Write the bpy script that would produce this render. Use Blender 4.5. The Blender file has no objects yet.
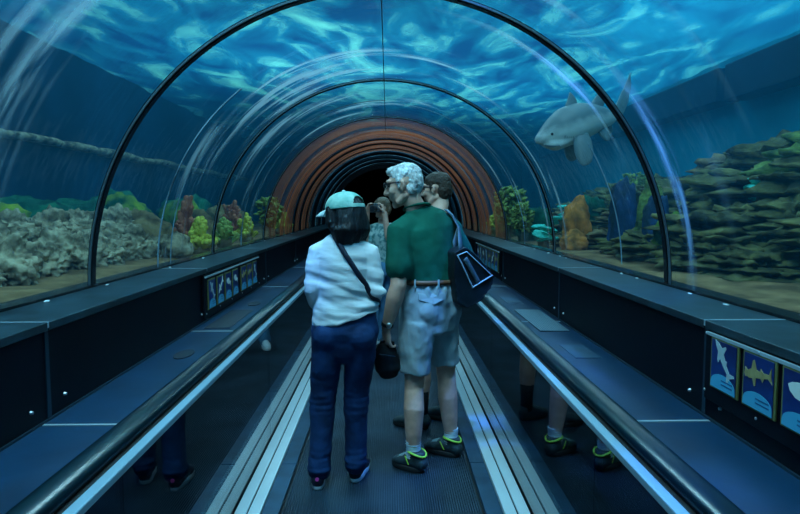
import bpy, bmesh, math, random
from mathutils import Vector, Matrix, Euler, noise
from mathutils.bvhtree import BVHTree

S = bpy.context.scene
COL = S.collection
PI = math.pi
rnd = random.Random(11)
V = Vector


# ------------------------------------------------------------------ helpers
def tag(o, label, cat, group=None, kind=None):
    o['label'] = label
    o['category'] = cat
    if group:
        o['group'] = group
    if kind:
        o['kind'] = kind
    return o


def thing(name, label, cat, loc=(0, 0, 0), group=None):
    o = bpy.data.objects.new(name, None)
    COL.objects.link(o)
    o.location = loc
    o.empty_display_size = 0.1
    return tag(o, label, cat, group)


def link(name, me, mat=None, parent=None, smooth=True):
    """links mesh data given in world metres; under a parent it keeps its place"""
    o = bpy.data.objects.new(name, me)
    COL.objects.link(o)
    if mat is not None:
        me.materials.clear()
        me.materials.append(mat)
    for p in me.polygons:
        p.use_smooth = smooth
    if parent is not None:
        o.parent = parent
        r = parent
        off = V((0, 0, 0))
        while r is not None:
            off += r.location
            r = r.parent
        o.matrix_parent_inverse = Matrix.Identity(4)
        o.location = -off
    return o


def from_bm(name, bm, mat=None, parent=None, smooth=False):
    bmesh.ops.recalc_face_normals(bm, faces=bm.faces[:])
    me = bpy.data.meshes.new(name)
    bm.to_mesh(me)
    bm.free()
    return link(name, me, mat, parent, smooth)


def struct(o):
    o['kind'] = 'structure'
    return o


def bx(bm, x0, x1, y0, y1, z0, z1, bev=0.0):
    r = bmesh.ops.create_cube(bm, size=1.0)
    vs = r['verts']
    bmesh.ops.scale(bm, vec=(x1 - x0, y1 - y0, z1 - z0), verts=vs)
    bmesh.ops.translate(bm, vec=((x0 + x1) / 2, (y0 + y1) / 2, (z0 + z1) / 2), verts=vs)
    if bev > 0:
        es = list({e for v in vs for e in v.link_edges})
        bmesh.ops.bevel(bm, geom=es, offset=bev, segments=2, affect='EDGES', profile=0.5)


def box(name, x0, x1, y0, y1, z0, z1, mat, parent=None, bev=0.0):
    bm = bmesh.new()
    bx(bm, min(x0, x1), max(x0, x1), y0, y1, z0, z1, bev)
    return from_bm(name, bm, mat, parent)


def extrude_y(bm, prof, y0, y1, close=True, ny=1):
    """closed xz profile swept along the tunnel"""
    rows = []
    for k in range(ny + 1):
        y = y0 + (y1 - y0) * k / ny
        rows.append([bm.verts.new((p[0], y, p[1])) for p in prof])
    n = len(prof)
    for a, b in zip(rows, rows[1:]):
        for i in range(n if close else n - 1):
            j = (i + 1) % n
            bm.faces.new((a[i], a[j], b[j], b[i]))
    if close:
        bm.faces.new(rows[0][::-1])
        bm.faces.new(rows[-1])


def ring_frame(d, side):
    d = d.normalized()
    s = side - d * side.dot(d)
    if s.length < 1e-4:
        s = V((0, 1, 0)) - d * d.y
        if s.length < 1e-4:
            s = V((1, 0, 0)) - d * d.x
    s.normalize()
    return s, d.cross(s)


def tube(bm, pts, rad, side=(1, 0, 0), n=16, round_ends=True):
    """a loft of ellipses along pts; rad is a radius or (along side, across)"""
    pts = [V(p) for p in pts]
    rad = [(r, r) if not isinstance(r, (tuple, list)) else tuple(r) for r in rad]
    side = V(side)
    tang = []
    for i in range(len(pts)):
        a = pts[max(i - 1, 0)]
        b = pts[min(i + 1, len(pts) - 1)]
        tang.append((b - a).normalized())
    seq = []
    if round_ends:
        m = min(rad[0])
        for t in (0.97, 0.8, 0.5):
            k = math.sqrt(1 - t * t)
            seq.append((pts[0] - tang[0] * m * t, (rad[0][0] * k, rad[0][1] * k), tang[0]))
    for p, r, t in zip(pts, rad, tang):
        seq.append((p, r, t))
    if round_ends:
        m = min(rad[-1])
        for t in (0.5, 0.8, 0.97):
            k = math.sqrt(1 - t * t)
            seq.append((pts[-1] + tang[-1] * m * t, (rad[-1][0] * k, rad[-1][1] * k), tang[-1]))
    rows = []
    for p, r, t in seq:
        s, u = ring_frame(t, side)
        rows.append([bm.verts.new(p + s * (math.cos(a) * r[0]) + u * (math.sin(a) * r[1]))
                     for a in [2 * PI * i / n for i in range(n)]])
    for a, b in zip(rows, rows[1:]):
        for i in range(n):
            j = (i + 1) % n
            bm.faces.new((a[i], a[j], b[j], b[i]))
    bm.faces.new(rows[0][::-1])
    bm.faces.new(rows[-1])


def ell(bm, c, r, rot=None, u=20, v=12):
    rr = bmesh.ops.create_uvsphere(bm, u_segments=u, v_segments=v, radius=1.0)
    M = Matrix.Translation(V(c)) @ (rot.to_4x4() if rot is not None else Matrix.Identity(4)) @ Matrix.Diagonal((r[0], r[1], r[2], 1))
    bmesh.ops.transform(bm, matrix=M, verts=rr['verts'])


def fuse(bm, voxel, smooth=4):
    """closed overlapping shapes in bm become one continuous skin; returns mesh data"""
    bmesh.ops.recalc_face_normals(bm, faces=bm.faces[:])
    me = bpy.data.meshes.new('skin')
    bm.to_mesh(me)
    bm.free()
    o = bpy.data.objects.new('skin', me)
    COL.objects.link(o)
    m = o.modifiers.new('r', 'REMESH')
    m.mode = 'VOXEL'
    m.voxel_size = voxel
    if smooth:
        s = o.modifiers.new('s', 'SMOOTH')
        s.factor = 0.5
        s.iterations = smooth
    dg = bpy.context.evaluated_depsgraph_get()
    dg.update()
    out = bpy.data.meshes.new_from_object(o.evaluated_get(dg))
    bpy.data.objects.remove(o)
    bpy.data.meshes.remove(me)
    return out


def push(me, f):
    """moves every vertex along its normal by f(co, normal)"""
    ns = [V(v.normal) for v in me.vertices]
    for v, nn in zip(me.vertices, ns):
        v.co += nn * f(v.co, nn)
    me.update()
    return me


def fbm(p, sc, octv=3):
    return noise.fractal(V(p) * sc, 1.0, 2.0, octv)


# ------------------------------------------------------------------ materials
def mat(name, col, rough=0.6, metal=0.0, spec=0.5, var=0.0, vscale=6.0, col2=None, stretch=(1, 1, 1),
        bump=0.0, bscale=40.0, bstretch=(1, 1, 1), coat=0.0, lo=0.35, hi=0.65):
    m = bpy.data.materials.new(name)
    m.use_nodes = True
    nt = m.node_tree
    b = nt.nodes['Principled BSDF']
    b.inputs['Roughness'].default_value = rough
    b.inputs['Metallic'].default_value = metal
    b.inputs['Specular IOR Level'].default_value = spec
    b.inputs['Coat Weight'].default_value = coat
    b.inputs['Base Color'].default_value = (*col, 1)
    tc = nt.nodes.new('ShaderNodeTexCoord')
    if var > 0 or col2:
        mp = nt.nodes.new('ShaderNodeMapping')
        mp.inputs['Scale'].default_value = stretch
        nt.links.new(tc.outputs['Object'], mp.inputs['Vector'])
        nz = nt.nodes.new('ShaderNodeTexNoise')
        nz.inputs['Scale'].default_value = vscale
        nz.inputs['Detail'].default_value = 5
        nt.links.new(mp.outputs['Vector'], nz.inputs['Vector'])
        rp = nt.nodes.new('ShaderNodeValToRGB')
        c2 = col2 if col2 else tuple(min(1, c * (1 + var)) for c in col)
        c1 = col if col2 else tuple(c * (1 - var) for c in col)
        rp.color_ramp.elements[0].position = lo
        rp.color_ramp.elements[1].position = hi
        rp.color_ramp.elements[0].color = (*c1, 1)
        rp.color_ramp.elements[1].color = (*c2, 1)
        nt.links.new(nz.outputs['Fac'], rp.inputs['Fac'])
        nt.links.new(rp.outputs['Color'], b.inputs['Base Color'])
    if bump > 0:
        mp2 = nt.nodes.new('ShaderNodeMapping')
        mp2.inputs['Scale'].default_value = bstretch
        nt.links.new(tc.outputs['Object'], mp2.inputs['Vector'])
        nb = nt.nodes.new('ShaderNodeTexNoise')
        nb.inputs['Scale'].default_value = bscale
        nb.inputs['Detail'].default_value = 4
        nt.links.new(mp2.outputs['Vector'], nb.inputs['Vector'])
        bp = nt.nodes.new('ShaderNodeBump')
        bp.inputs['Strength'].default_value = bump
        bp.inputs['Distance'].default_value = 0.02
        nt.links.new(nb.outputs['Fac'], bp.inputs['Height'])
        nt.links.new(bp.outputs['Normal'], b.inputs['Normal'])
    return m


def glass_mat(name, tint, ior, rough, bump=0.0, bscale=4.0, bstretch=(1, 1, 1), grazing=1.0):
    m = bpy.data.materials.new(name)
    m.use_nodes = True
    nt = m.node_tree
    nt.nodes.remove(nt.nodes['Principled BSDF'])
    out = nt.nodes['Material Output']
    tr = nt.nodes.new('ShaderNodeBsdfTransparent')
    tr.inputs['Color'].default_value = (*tint, 1)
    gl = nt.nodes.new('ShaderNodeBsdfGlossy')
    gl.inputs['Roughness'].default_value = rough
    gl.inputs['Color'].default_value = (1, 1, 1, 1)
    lw = nt.nodes.new('ShaderNodeLayerWeight')
    lw.inputs['Blend'].default_value = 0.5
    pw = nt.nodes.new('ShaderNodeMath')
    pw.operation = 'POWER'
    pw.inputs[1].default_value = 5.0
    nt.links.new(lw.outputs['Facing'], pw.inputs[0])
    fr = nt.nodes.new('ShaderNodeMath')
    fr.operation = 'MULTIPLY_ADD'
    f0 = ((ior - 1) / (ior + 1)) ** 2
    fr.inputs[1].default_value = (1 - f0) * grazing
    fr.inputs[2].default_value = f0
    nt.links.new(pw.outputs[0], fr.inputs[0])
    mx = nt.nodes.new('ShaderNodeMixShader')
    nt.links.new(fr.outputs[0], mx.inputs[0])
    nt.links.new(tr.outputs[0], mx.inputs[1])
    nt.links.new(gl.outputs[0], mx.inputs[2])
    last = mx
    if bump > 0:
        tc = nt.nodes.new('ShaderNodeTexCoord')
        mp = nt.nodes.new('ShaderNodeMapping')
        mp.inputs['Scale'].default_value = bstretch
        nz = nt.nodes.new('ShaderNodeTexNoise')
        nz.inputs['Scale'].default_value = bscale
        bp = nt.nodes.new('ShaderNodeBump')
        bp.inputs['Strength'].default_value = bump
        bp.inputs['Distance'].default_value = 0.05
        nt.links.new(tc.outputs['Object'], mp.inputs['Vector'])
        nt.links.new(mp.outputs['Vector'], nz.inputs['Vector'])
        nt.links.new(nz.outputs['Fac'], bp.inputs['Height'])
        nt.links.new(bp.outputs['Normal'], gl.inputs['Normal'])
    nt.links.new(last.outputs[0], out.inputs['Surface'])
    return m, nt, last, out


def streaked_glass(name, tint, ior, rough, streak_col):
    """clear acrylic with pale reflection streaks painted into its colour by a point attribute"""
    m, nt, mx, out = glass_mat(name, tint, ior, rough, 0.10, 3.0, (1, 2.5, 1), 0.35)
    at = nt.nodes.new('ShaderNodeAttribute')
    at.attribute_name = 'light_streak'
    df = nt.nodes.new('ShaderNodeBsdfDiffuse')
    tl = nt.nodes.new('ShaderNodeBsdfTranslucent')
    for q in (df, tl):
        q.inputs['Color'].default_value = (*streak_col, 1)
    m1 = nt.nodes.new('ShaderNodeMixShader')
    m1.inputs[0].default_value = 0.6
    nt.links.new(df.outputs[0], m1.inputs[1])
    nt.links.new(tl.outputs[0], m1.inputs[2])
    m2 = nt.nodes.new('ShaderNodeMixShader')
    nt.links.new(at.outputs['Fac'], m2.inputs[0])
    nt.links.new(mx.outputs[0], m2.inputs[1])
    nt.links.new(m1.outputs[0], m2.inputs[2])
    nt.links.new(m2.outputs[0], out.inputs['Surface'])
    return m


def red_glow_material(a0=.12, a1=.85):
    """refracted orange light painted as a streaky red tint; streaks run round the arch"""
    m = bpy.data.materials.new('red_glow_streaks')
    m.use_nodes = True
    nt = m.node_tree
    b = nt.nodes['Principled BSDF']
    b.inputs['Roughness'].default_value = 0.6
    tc = nt.nodes.new('ShaderNodeTexCoord')
    mp = nt.nodes.new('ShaderNodeMapping')
    mp.inputs['Scale'].default_value = (0.5, 5.0, 0.5)
    nz = nt.nodes.new('ShaderNodeTexNoise')
    nz.inputs['Scale'].default_value = 1.3
    nz.inputs['Detail'].default_value = 5
    nt.links.new(tc.outputs['Object'], mp.inputs['Vector'])
    nt.links.new(mp.outputs['Vector'], nz.inputs['Vector'])
    rp = nt.nodes.new('ShaderNodeValToRGB')
    rp.color_ramp.elements[0].position = 0.35
    rp.color_ramp.elements[0].color = (0.38, 0.06, 0.035, 1)
    rp.color_ramp.elements[1].position = 0.68
    rp.color_ramp.elements[1].color = (0.92, 0.27, 0.12, 1)
    nt.links.new(nz.outputs['Fac'], rp.inputs['Fac'])
    nt.links.new(rp.outputs['Color'], b.inputs['Base Color'])
    mr = nt.nodes.new('ShaderNodeMapRange')
    mr.inputs['From Min'].default_value = 0.36
    mr.inputs['From Max'].default_value = 0.66
    mr.inputs['To Min'].default_value = a0
    mr.inputs['To Max'].default_value = a1
    nt.links.new(nz.outputs['Fac'], mr.inputs['Value'])
    tl = nt.nodes.new('ShaderNodeBsdfTranslucent')
    nt.links.new(rp.outputs['Color'], tl.inputs['Color'])
    ms = nt.nodes.new('ShaderNodeMixShader')
    ms.inputs[0].default_value = 0.5
    nt.links.new(b.outputs[0], ms.inputs[1])
    nt.links.new(tl.outputs[0], ms.inputs[2])
    tr = nt.nodes.new('ShaderNodeBsdfTransparent')
    mx = nt.nodes.new('ShaderNodeMixShader')
    nt.links.new(mr.outputs[0], mx.inputs[0])
    nt.links.new(tr.outputs[0], mx.inputs[1])
    nt.links.new(ms.outputs[0], mx.inputs[2])
    nt.links.new(mx.outputs[0], nt.nodes['Material Output'].inputs['Surface'])
    return m


M = {}
M['belt'] = mat('belt_rubber', (0.024, 0.048, 0.075), 0.55, 0.3, 0.4, var=0.35, vscale=3.0)
M['plate'] = mat('skirt_plate', (0.032, 0.085, 0.15), 0.42, 0.35, 0.5, var=0.25, vscale=5)
M['alu'] = mat('brushed_aluminium', (0.72, 0.80, 0.85), 0.36, 0.25, 0.5, var=0.12, vscale=3, stretch=(1, 0.3, 1))
M['railalu'] = mat('rail_aluminium', (0.22, 0.33, 0.41), 0.4, 0.2, 0.4, var=0.15, vscale=3, stretch=(1, 0.3, 1))
M['deck'] = mat('deck_steel', (0.005, 0.032, 0.075), 0.36, 0.2, 0.5, var=0.25, vscale=3, bump=0.05, bscale=6)
M['deckdark'] = mat('deck_vent_dark', (0.006, 0.014, 0.025), 0.5)
M['rubber'] = mat('handrail_rubber', (0.002, 0.010, 0.016), 0.28, 0, 0.38)
M['gapblack'] = mat('gap_black', (0.003, 0.004, 0.006), 0.7)
M['wall'] = mat('plinth_black', (0.0015, 0.003, 0.007), 0.5, 0, 0.12, var=0.3, vscale=2)
M['joint'] = mat('panel_joint', (0.010, 0.030, 0.05), 0.4, 0.4)
M['ledge'] = mat('ledge_slab', (0.010, 0.026, 0.036), 0.36, 0.1, 0.5, var=0.45, vscale=7, bump=0.04, bscale=30)
M['seal'] = mat('white_sealant', (0.6, 0.68, 0.72), 0.5)
M['lattice'] = mat('lattice_steel', (0.16, 0.25, 0.31), 0.4, 0.2)
M['strip'] = mat('pale_joint_strip', (0.42, 0.52, 0.58), 0.35, 0.5)
M['screw'] = mat('screw_head', (0.6, 0.62, 0.64), 0.3, 0.9)
M['rib'] = mat('arch_black', (0.006, 0.009, 0.013), 0.22, 0.2, 0.5)
M['bond'] = mat('bonded_seam', (0.16, 0.26, 0.33), 0.25, 0, 0.5, var=0.7, vscale=2.5)
M['ribedge'] = mat('arch_gasket', (0.10, 0.15, 0.18), 0.3, 0.3)
M['sand'] = mat('tank_sand', (0.18, 0.105, 0.048), 0.95, 0, 0.1, var=0.45, vscale=5, bump=0.4, bscale=18)
M['tankwall'] = mat('tank_wall_blue', (0.006, 0.16, 0.23), 0.9, 0, 0.1, var=0.25, vscale=0.6)
M['tanknavy'] = mat('tank_wall_navy', (0.004, 0.028, 0.065), 0.9, 0, 0.1, var=0.55, vscale=0.5)
M['beam'] = mat('tank_rim_dark', (0.002, 0.008, 0.016), 0.8, 0, 0.1, var=0.3, vscale=1.2)
M['dark'] = mat('corridor_black', (0.004, 0.005, 0.007), 0.9, 0, 0.1)
M['palerock'] = mat('pale_coral_rock', (0.07, 0.055, 0.035), 0.95, 0, 0.1, col2=(0.46, 0.37, 0.24), vscale=9, bump=1.0, bscale=22)
M['algae'] = mat('green_algae_rock', (0.008, 0.06, 0.03), 0.95, 0, 0.1, col2=(0.26, 0.34, 0.03), vscale=4.0, bump=0.8, bscale=18)
M['tealrock'] = mat('dim_green_rock', (0.004, 0.04, 0.03), 0.95, 0, 0.1, col2=(0.02, 0.15, 0.08), vscale=5, bump=0.8, bscale=18)
M['reef'] = mat('layered_reef_rock', (0.022, 0.022, 0.012), 0.95, 0, 0.1, col2=(0.18, 0.155, 0.055), vscale=5, bump=1.0, bscale=16, bstretch=(1, 1, 2.5))
M['reefgreen'] = mat('mossy_reef_rock', (0.03, 0.045, 0.018), 0.95, 0, 0.1, col2=(0.20, 0.26, 0.06), vscale=6, bump=1.0, bscale=18, bstretch=(1, 1, 2))
M['reefbrown'] = mat('brown_reef_rock', (0.075, 0.05, 0.028), 0.95, 0, 0.1, col2=(0.25, 0.17, 0.08), vscale=6, bump=1.0, bscale=16)
M['orange'] = mat('orange_rock', (0.20, 0.09, 0.03), 0.9, 0, 0.1, col2=(0.85, 0.27, 0.06), vscale=7, bump=0.8, bscale=20)
M['yellow'] = mat('yellow_coral', (0.36, 0.33, 0.04), 0.9, 0, 0.1, col2=(0.66, 0.62, 0.10), vscale=9, bump=0.8, bscale=30)
M['redcoral'] = mat('dull_red_coral', (0.22, 0.06, 0.045), 0.9, 0, 0.1, col2=(0.50, 0.16, 0.09), vscale=9, bump=0.8, bscale=30)
M['teal'] = mat('turquoise_coral', (0.02, 0.42, 0.34), 0.8, 0, 0.2, col2=(0.10, 0.85, 0.68), vscale=6, bump=0.5, bscale=20)
M['kelp'] = mat('olive_weed', (0.10, 0.17, 0.04), 0.85, 0, 0.2, col2=(0.34, 0.40, 0.10), vscale=12)
M['stem'] = mat('weed_stem', (0.09, 0.085, 0.04), 0.9)
M['bluecol'] = mat('blue_rock_column', (0.020, 0.028, 0.03), 0.9, 0, 0.1, col2=(0.02, 0.06, 0.17), vscale=5, stretch=(1, 1, 0.25), bump=0.7, bscale=14)
M['skin'] = mat('skin', (0.66, 0.37, 0.28), 0.55, 0, 0.35, var=0.12, vscale=18)
M['skinleg'] = M['skin']
M['lip'] = mat('lips', (0.40, 0.20, 0.17), 0.5)
M['eye'] = mat('eye_dark', (0.03, 0.025, 0.02), 0.2)
M['whitehair'] = mat('white_hair', (0.78, 0.76, 0.75), 0.7, 0, 0.3, var=0.32, vscale=34, stretch=(1, 1, .5), bump=1.0, bscale=80, bstretch=(1, 1, 0.4))
M['blackhair'] = mat('black_hair', (0.006, 0.008, 0.012), 0.5, 0, 0.35, bump=0.6, bscale=70, bstretch=(1, 1, 0.12))
M['brownhair'] = mat('brown_hair', (0.045, 0.028, 0.020), 0.55, 0, 0.4, bump=0.6, bscale=80)
M['lighthair'] = mat('light_brown_hair', (0.15, 0.10, 0.065), 0.55, 0, 0.4, bump=0.6, bscale=80)
M['cap'] = mat('mint_cap_cloth', (0.09, 0.36, 0.31), 0.8, 0, 0.2, col2=(0.46, 0.68, 0.60), vscale=11, bump=0.2, bscale=60)
M['capbrim'] = mat('cap_brim_cloth', (0.62, 0.78, 0.80), 0.8, 0, 0.2)
M['whiteshirt'] = mat('pale_blue_shirt', (0.70, 0.72, 0.75), 0.8, 0, 0.2, var=0.06, vscale=5, bump=0.15, bscale=14, bstretch=(0.5, 0.5, 2.5))
M['jeans'] = mat('navy_jeans', (0.009, 0.036, 0.115), 0.8, 0, 0.2, var=0.35, vscale=7, bump=0.25, bscale=26)
M['lightjeans'] = mat('light_blue_jeans', (0.10, 0.25, 0.42), 0.85, 0, 0.2, var=0.2, vscale=8)
M['green'] = mat('green_polo_knit', (0.004, 0.098, 0.068), 0.85, 0, 0.2, var=0.18, vscale=6, bump=0.2, bscale=10)
M['khaki'] = mat('khaki_shorts_cloth', (0.31, 0.38, 0.41), 0.85, 0, 0.2, var=0.14, vscale=7, bump=0.25, bscale=14)
M['belt_leather'] = mat('brown_belt', (0.17, 0.07, 0.035), 0.5)
M['blackcloth'] = mat('black_cloth', (0.006, 0.008, 0.012), 0.7, 0, 0.3)
M['strapnavy'] = mat('navy_strap', (0.006, 0.012, 0.035), 0.6)
M['tote'] = mat('dark_tote', (0.007, 0.013, 0.017), 0.45, 0, 0.35, var=0.3, vscale=9)
M['piping'] = mat('pale_piping', (0.40, 0.48, 0.52), 0.6)
M['toteband'] = mat('grey_blue_band', (0.06, 0.10, 0.12), 0.55)
M['sock'] = mat('white_sock', (0.62, 0.74, 0.80), 0.9, bump=0.4, bscale=60, bstretch=(0.3, 0.3, 2))
M['shoe'] = mat('dark_trainer', (0.020, 0.040, 0.050), 0.6, var=0.4, vscale=25)
M['shoegrey'] = mat('grey_mesh', (0.22, 0.30, 0.33), 0.7, var=0.2, vscale=40)
M['lime'] = mat('lime_collar', (0.40, 0.70, 0.07), 0.6)
M['navyshoe'] = mat('navy_trainer', (0.010, 0.016, 0.040), 0.6)
M['sole'] = mat('white_sole', (0.72, 0.76, 0.80), 0.6)
M['blacksole'] = mat('black_sole', (0.010, 0.013, 0.016), 0.7)
M['pink'] = mat('pink_logo', (0.85, 0.08, 0.42), 0.5)
M['paleshoe'] = mat('pale_shoe', (0.55, 0.62, 0.66), 0.7)
M['greyshirt'] = mat('slate_shirt', (0.020, 0.045, 0.060), 0.85, var=0.2, vscale=8)
M['patshirt'] = mat('patterned_shirt', (0.10, 0.26, 0.27), 0.85, 0, 0.2, col2=(0.46, 0.60, 0.58), vscale=22, lo=0.42, hi=0.58)
M['frameblack'] = mat('spectacle_frame', (0.010, 0.010, 0.012), 0.35)
M['metal'] = mat('watch_metal', (0.5, 0.52, 0.55), 0.3, 0.8)
M['cambody'] = mat('camera_body', (0.10, 0.11, 0.12), 0.4, 0.4)
M['lens'] = mat('camera_lens', (0.02, 0.02, 0.025), 0.15)
M['goldframe'] = mat('picture_edge', (0.16, 0.17, 0.06), 0.5, 0.3)
M['card'] = mat('picture_navy', (0.004, 0.012, 0.08), 0.4, 0, 0.4, col2=(0.005, 0.03, 0.15), vscale=5, stretch=(1, 1, 3))
M['wave'] = mat('picture_cyan', (0.05, 0.30, 0.48), 0.4)
M['print'] = mat('picture_text', (0.01, 0.09, 0.22), 0.4)
M['sharkgrey'] = mat('printed_grey', (0.34, 0.42, 0.45), 0.4)
M['sharkbrown'] = mat('printed_brown', (0.24, 0.19, 0.08), 0.4, col2=(0.34, 0.28, 0.12), vscale=40)
M['sharkpale'] = mat('printed_pale', (0.62, 0.66, 0.62), 0.4)
M['finedge'] = mat('fin_dusky', (0.16, 0.22, 0.23), 0.6)


def shark_material():
    m = mat('shark_hide', (0.30, 0.36, 0.37), 0.5, 0, 0.4)
    nt = m.node_tree
    b = nt.nodes['Principled BSDF']
    at = nt.nodes.new('ShaderNodeAttribute')
    at.attribute_name = 'belly'
    tc = nt.nodes.new('ShaderNodeTexCoord')
    nz = nt.nodes.new('ShaderNodeTexNoise')
    nz.inputs['Scale'].default_value = 9
    nz.inputs['Detail'].default_value = 4
    nt.links.new(tc.outputs['Object'], nz.inputs['Vector'])
    ad = nt.nodes.new('ShaderNodeMath')
    ad.operation = 'MULTIPLY_ADD'
    ad.inputs[1].default_value = 0.5
    nt.links.new(nz.outputs['Fac'], ad.inputs[0])
    nt.links.new(at.outputs['Fac'], ad.inputs[2])
    rp = nt.nodes.new('ShaderNodeValToRGB')
    rp.color_ramp.elements[0].position = 0.35
    rp.color_ramp.elements[0].color = (0.13, 0.175, 0.185, 1)
    rp.color_ramp.elements[1].position = 1.05
    rp.color_ramp.elements[1].color = (0.78, 0.80, 0.76, 1)
    nt.links.new(ad.outputs[0], rp.inputs['Fac'])
    nt.links.new(rp.outputs['Color'], b.inputs['Base Color'])
    return m


M['shark'] = shark_material()
M['redglow'] = red_glow_material()  # orange light refracted in the acrylic, painted in as a red tint
M['redglowfaint'] = red_glow_material(.05, .50)
M['acrylic'] = streaked_glass('clear_acrylic', (0.97, 0.985, 0.99), 1.16, 0.04, (0.62, 0.72, 0.76))
M['balglass'], _nt, _mx, _o = glass_mat('balustrade_glass', (0.36, 0.50, 0.56), 1.85, 0.02)

# ------------------------------------------------------------------ camera
cam = bpy.data.cameras.new('camera')
co = bpy.data.objects.new('camera', cam)
COL.objects.link(co)
cam.sensor_width = 36
cam.lens = 622 * 36 / 800
cam.clip_end = 200
cam.clip_start = 0.05
co.location = (0.03, 0, 1.52)
co.rotation_euler = (math.radians(90 - 4.596), 0, math.radians(-1.105))
S.camera = co

# ------------------------------------------------------------------ setting: tunnel
Y0, Y1 = -3.0, 16.0          # tunnel run
ZC, RG = 1.10, 1.49          # arch springing height and radius
WX = 1.18                    # plinth face
LZ = 1.115                   # ledge top

struct(box('floor', -1.2, 1.2, Y0, Y1 + 5, -0.30, -0.06, M['gapblack']))

# walkway belt
bm = bmesh.new()
prof = [(-0.50, -0.05)]
pitch = 0.0125
n = int(1.0 / pitch)
for i in range(n):
    x = -0.5 + i * pitch
    prof += [(x, -0.008), (x + 0.0015, 0.0), (x + 0.0075, 0.0), (x + 0.009, -0.008)]
prof += [(0.5, -0.008), (0.5, -0.05)]
extrude_y(bm, prof, Y0, Y1)
walk = thing('moving_walkway', 'ribbed dark grey moving walkway belt the visitors stand on', 'moving walkway', (0, 0, 0))
from_bm('belt', bm, M['belt'], walk)
for s in (-1, 1):
    box('side_gap', s * 0.50, s * 0.512, Y0, Y1, -0.05, -0.012, M['gapblack'], walk)
    bm = bmesh.new()
    for k in range(-2, 10):
        bx(bm, min(s * .512, s * .598), max(s * .512, s * .598), k * 1.46 + .65, k * 1.46 + 2.104, -0.04, 0.012, 0.003)
    from_bm('skirt_plate', bm, M['plate'], walk)


def balustrade(s, label):
    b = thing('balustrade', label, 'balustrade', (s * 0.74, 0, 0))
    # double floor strip with a groove
    for a, c in ((0.602, 0.662), (0.670, 0.728)):
        bm = bmesh.new()
        bx(bm, min(s * a, s * c), max(s * a, s * c), Y0, Y1, -0.04, 0.022, 0.004)
        from_bm('floor_strip', bm, M['alu'], b)
    box('strip_groove', s * .660, s * .672, Y0, Y1, -0.04, 0.012, M['gapblack'], b)
    edges = [Y0, -0.45, 1.75, 2.55 if s > 0 else 3.95, 6.2, 8.3, 10.4, Y1]
    if s > 0:
        edges = [Y0, -0.75, 1.0, 2.05, 4.2, 6.3, 8.4, 10.5, Y1]
    for a, c in zip(edges, edges[1:]):
        bm = bmesh.new()
        bx(bm, min(s * .735, s * .747), max(s * .735, s * .747), a + .002, c - .002, 0.0, 0.772)
        from_bm('glass_panel', bm, M['balglass'], b)
    box('backing_panel', s * .90, s * .92, Y0, Y1, -0.06, 0.74, M['wall'], b)
    box('inner_floor', s * .75, s * .90, Y0, Y1, -0.06, 0.0, M['wall'], b)
    # slim aluminium rail above the glass, dark track, rubber handrail
    bm = bmesh.new()
    bx(bm, min(s * .716, s * .750), max(s * .716, s * .750), Y0, Y1, 0.768, 0.792, 0.004)
    from_bm('glass_rail', bm, M['railalu'], b)
    bm = bmesh.new()
    bx(bm, min(s * .750, s * .80), max(s * .750, s * .80), Y0, Y1, 0.740, 0.786, 0.002)
    from_bm('handrail_track', bm, M['gapblack'], b)
    bm = bmesh.new()
    pr = []
    for k in range(20):
        t = 2 * PI * k / 20
        cxx, czz = math.cos(t), math.sin(t)
        pr.append((s * .808 + 0.044 * math.copysign(abs(cxx) ** 0.7, cxx), 0.805 + 0.026 * math.copysign(abs(czz) ** 0.8, czz)))
    extrude_y(bm, pr, Y0, Y1)
    from_bm('handrail', bm, M['rubber'], b, smooth=True)
    return b


balustrade(-1, 'glass balustrade with black handrail on the side beside the woman in the cap')
balustrade(1, 'glass balustrade with black handrail on the side of the man carrying the tote')


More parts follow.
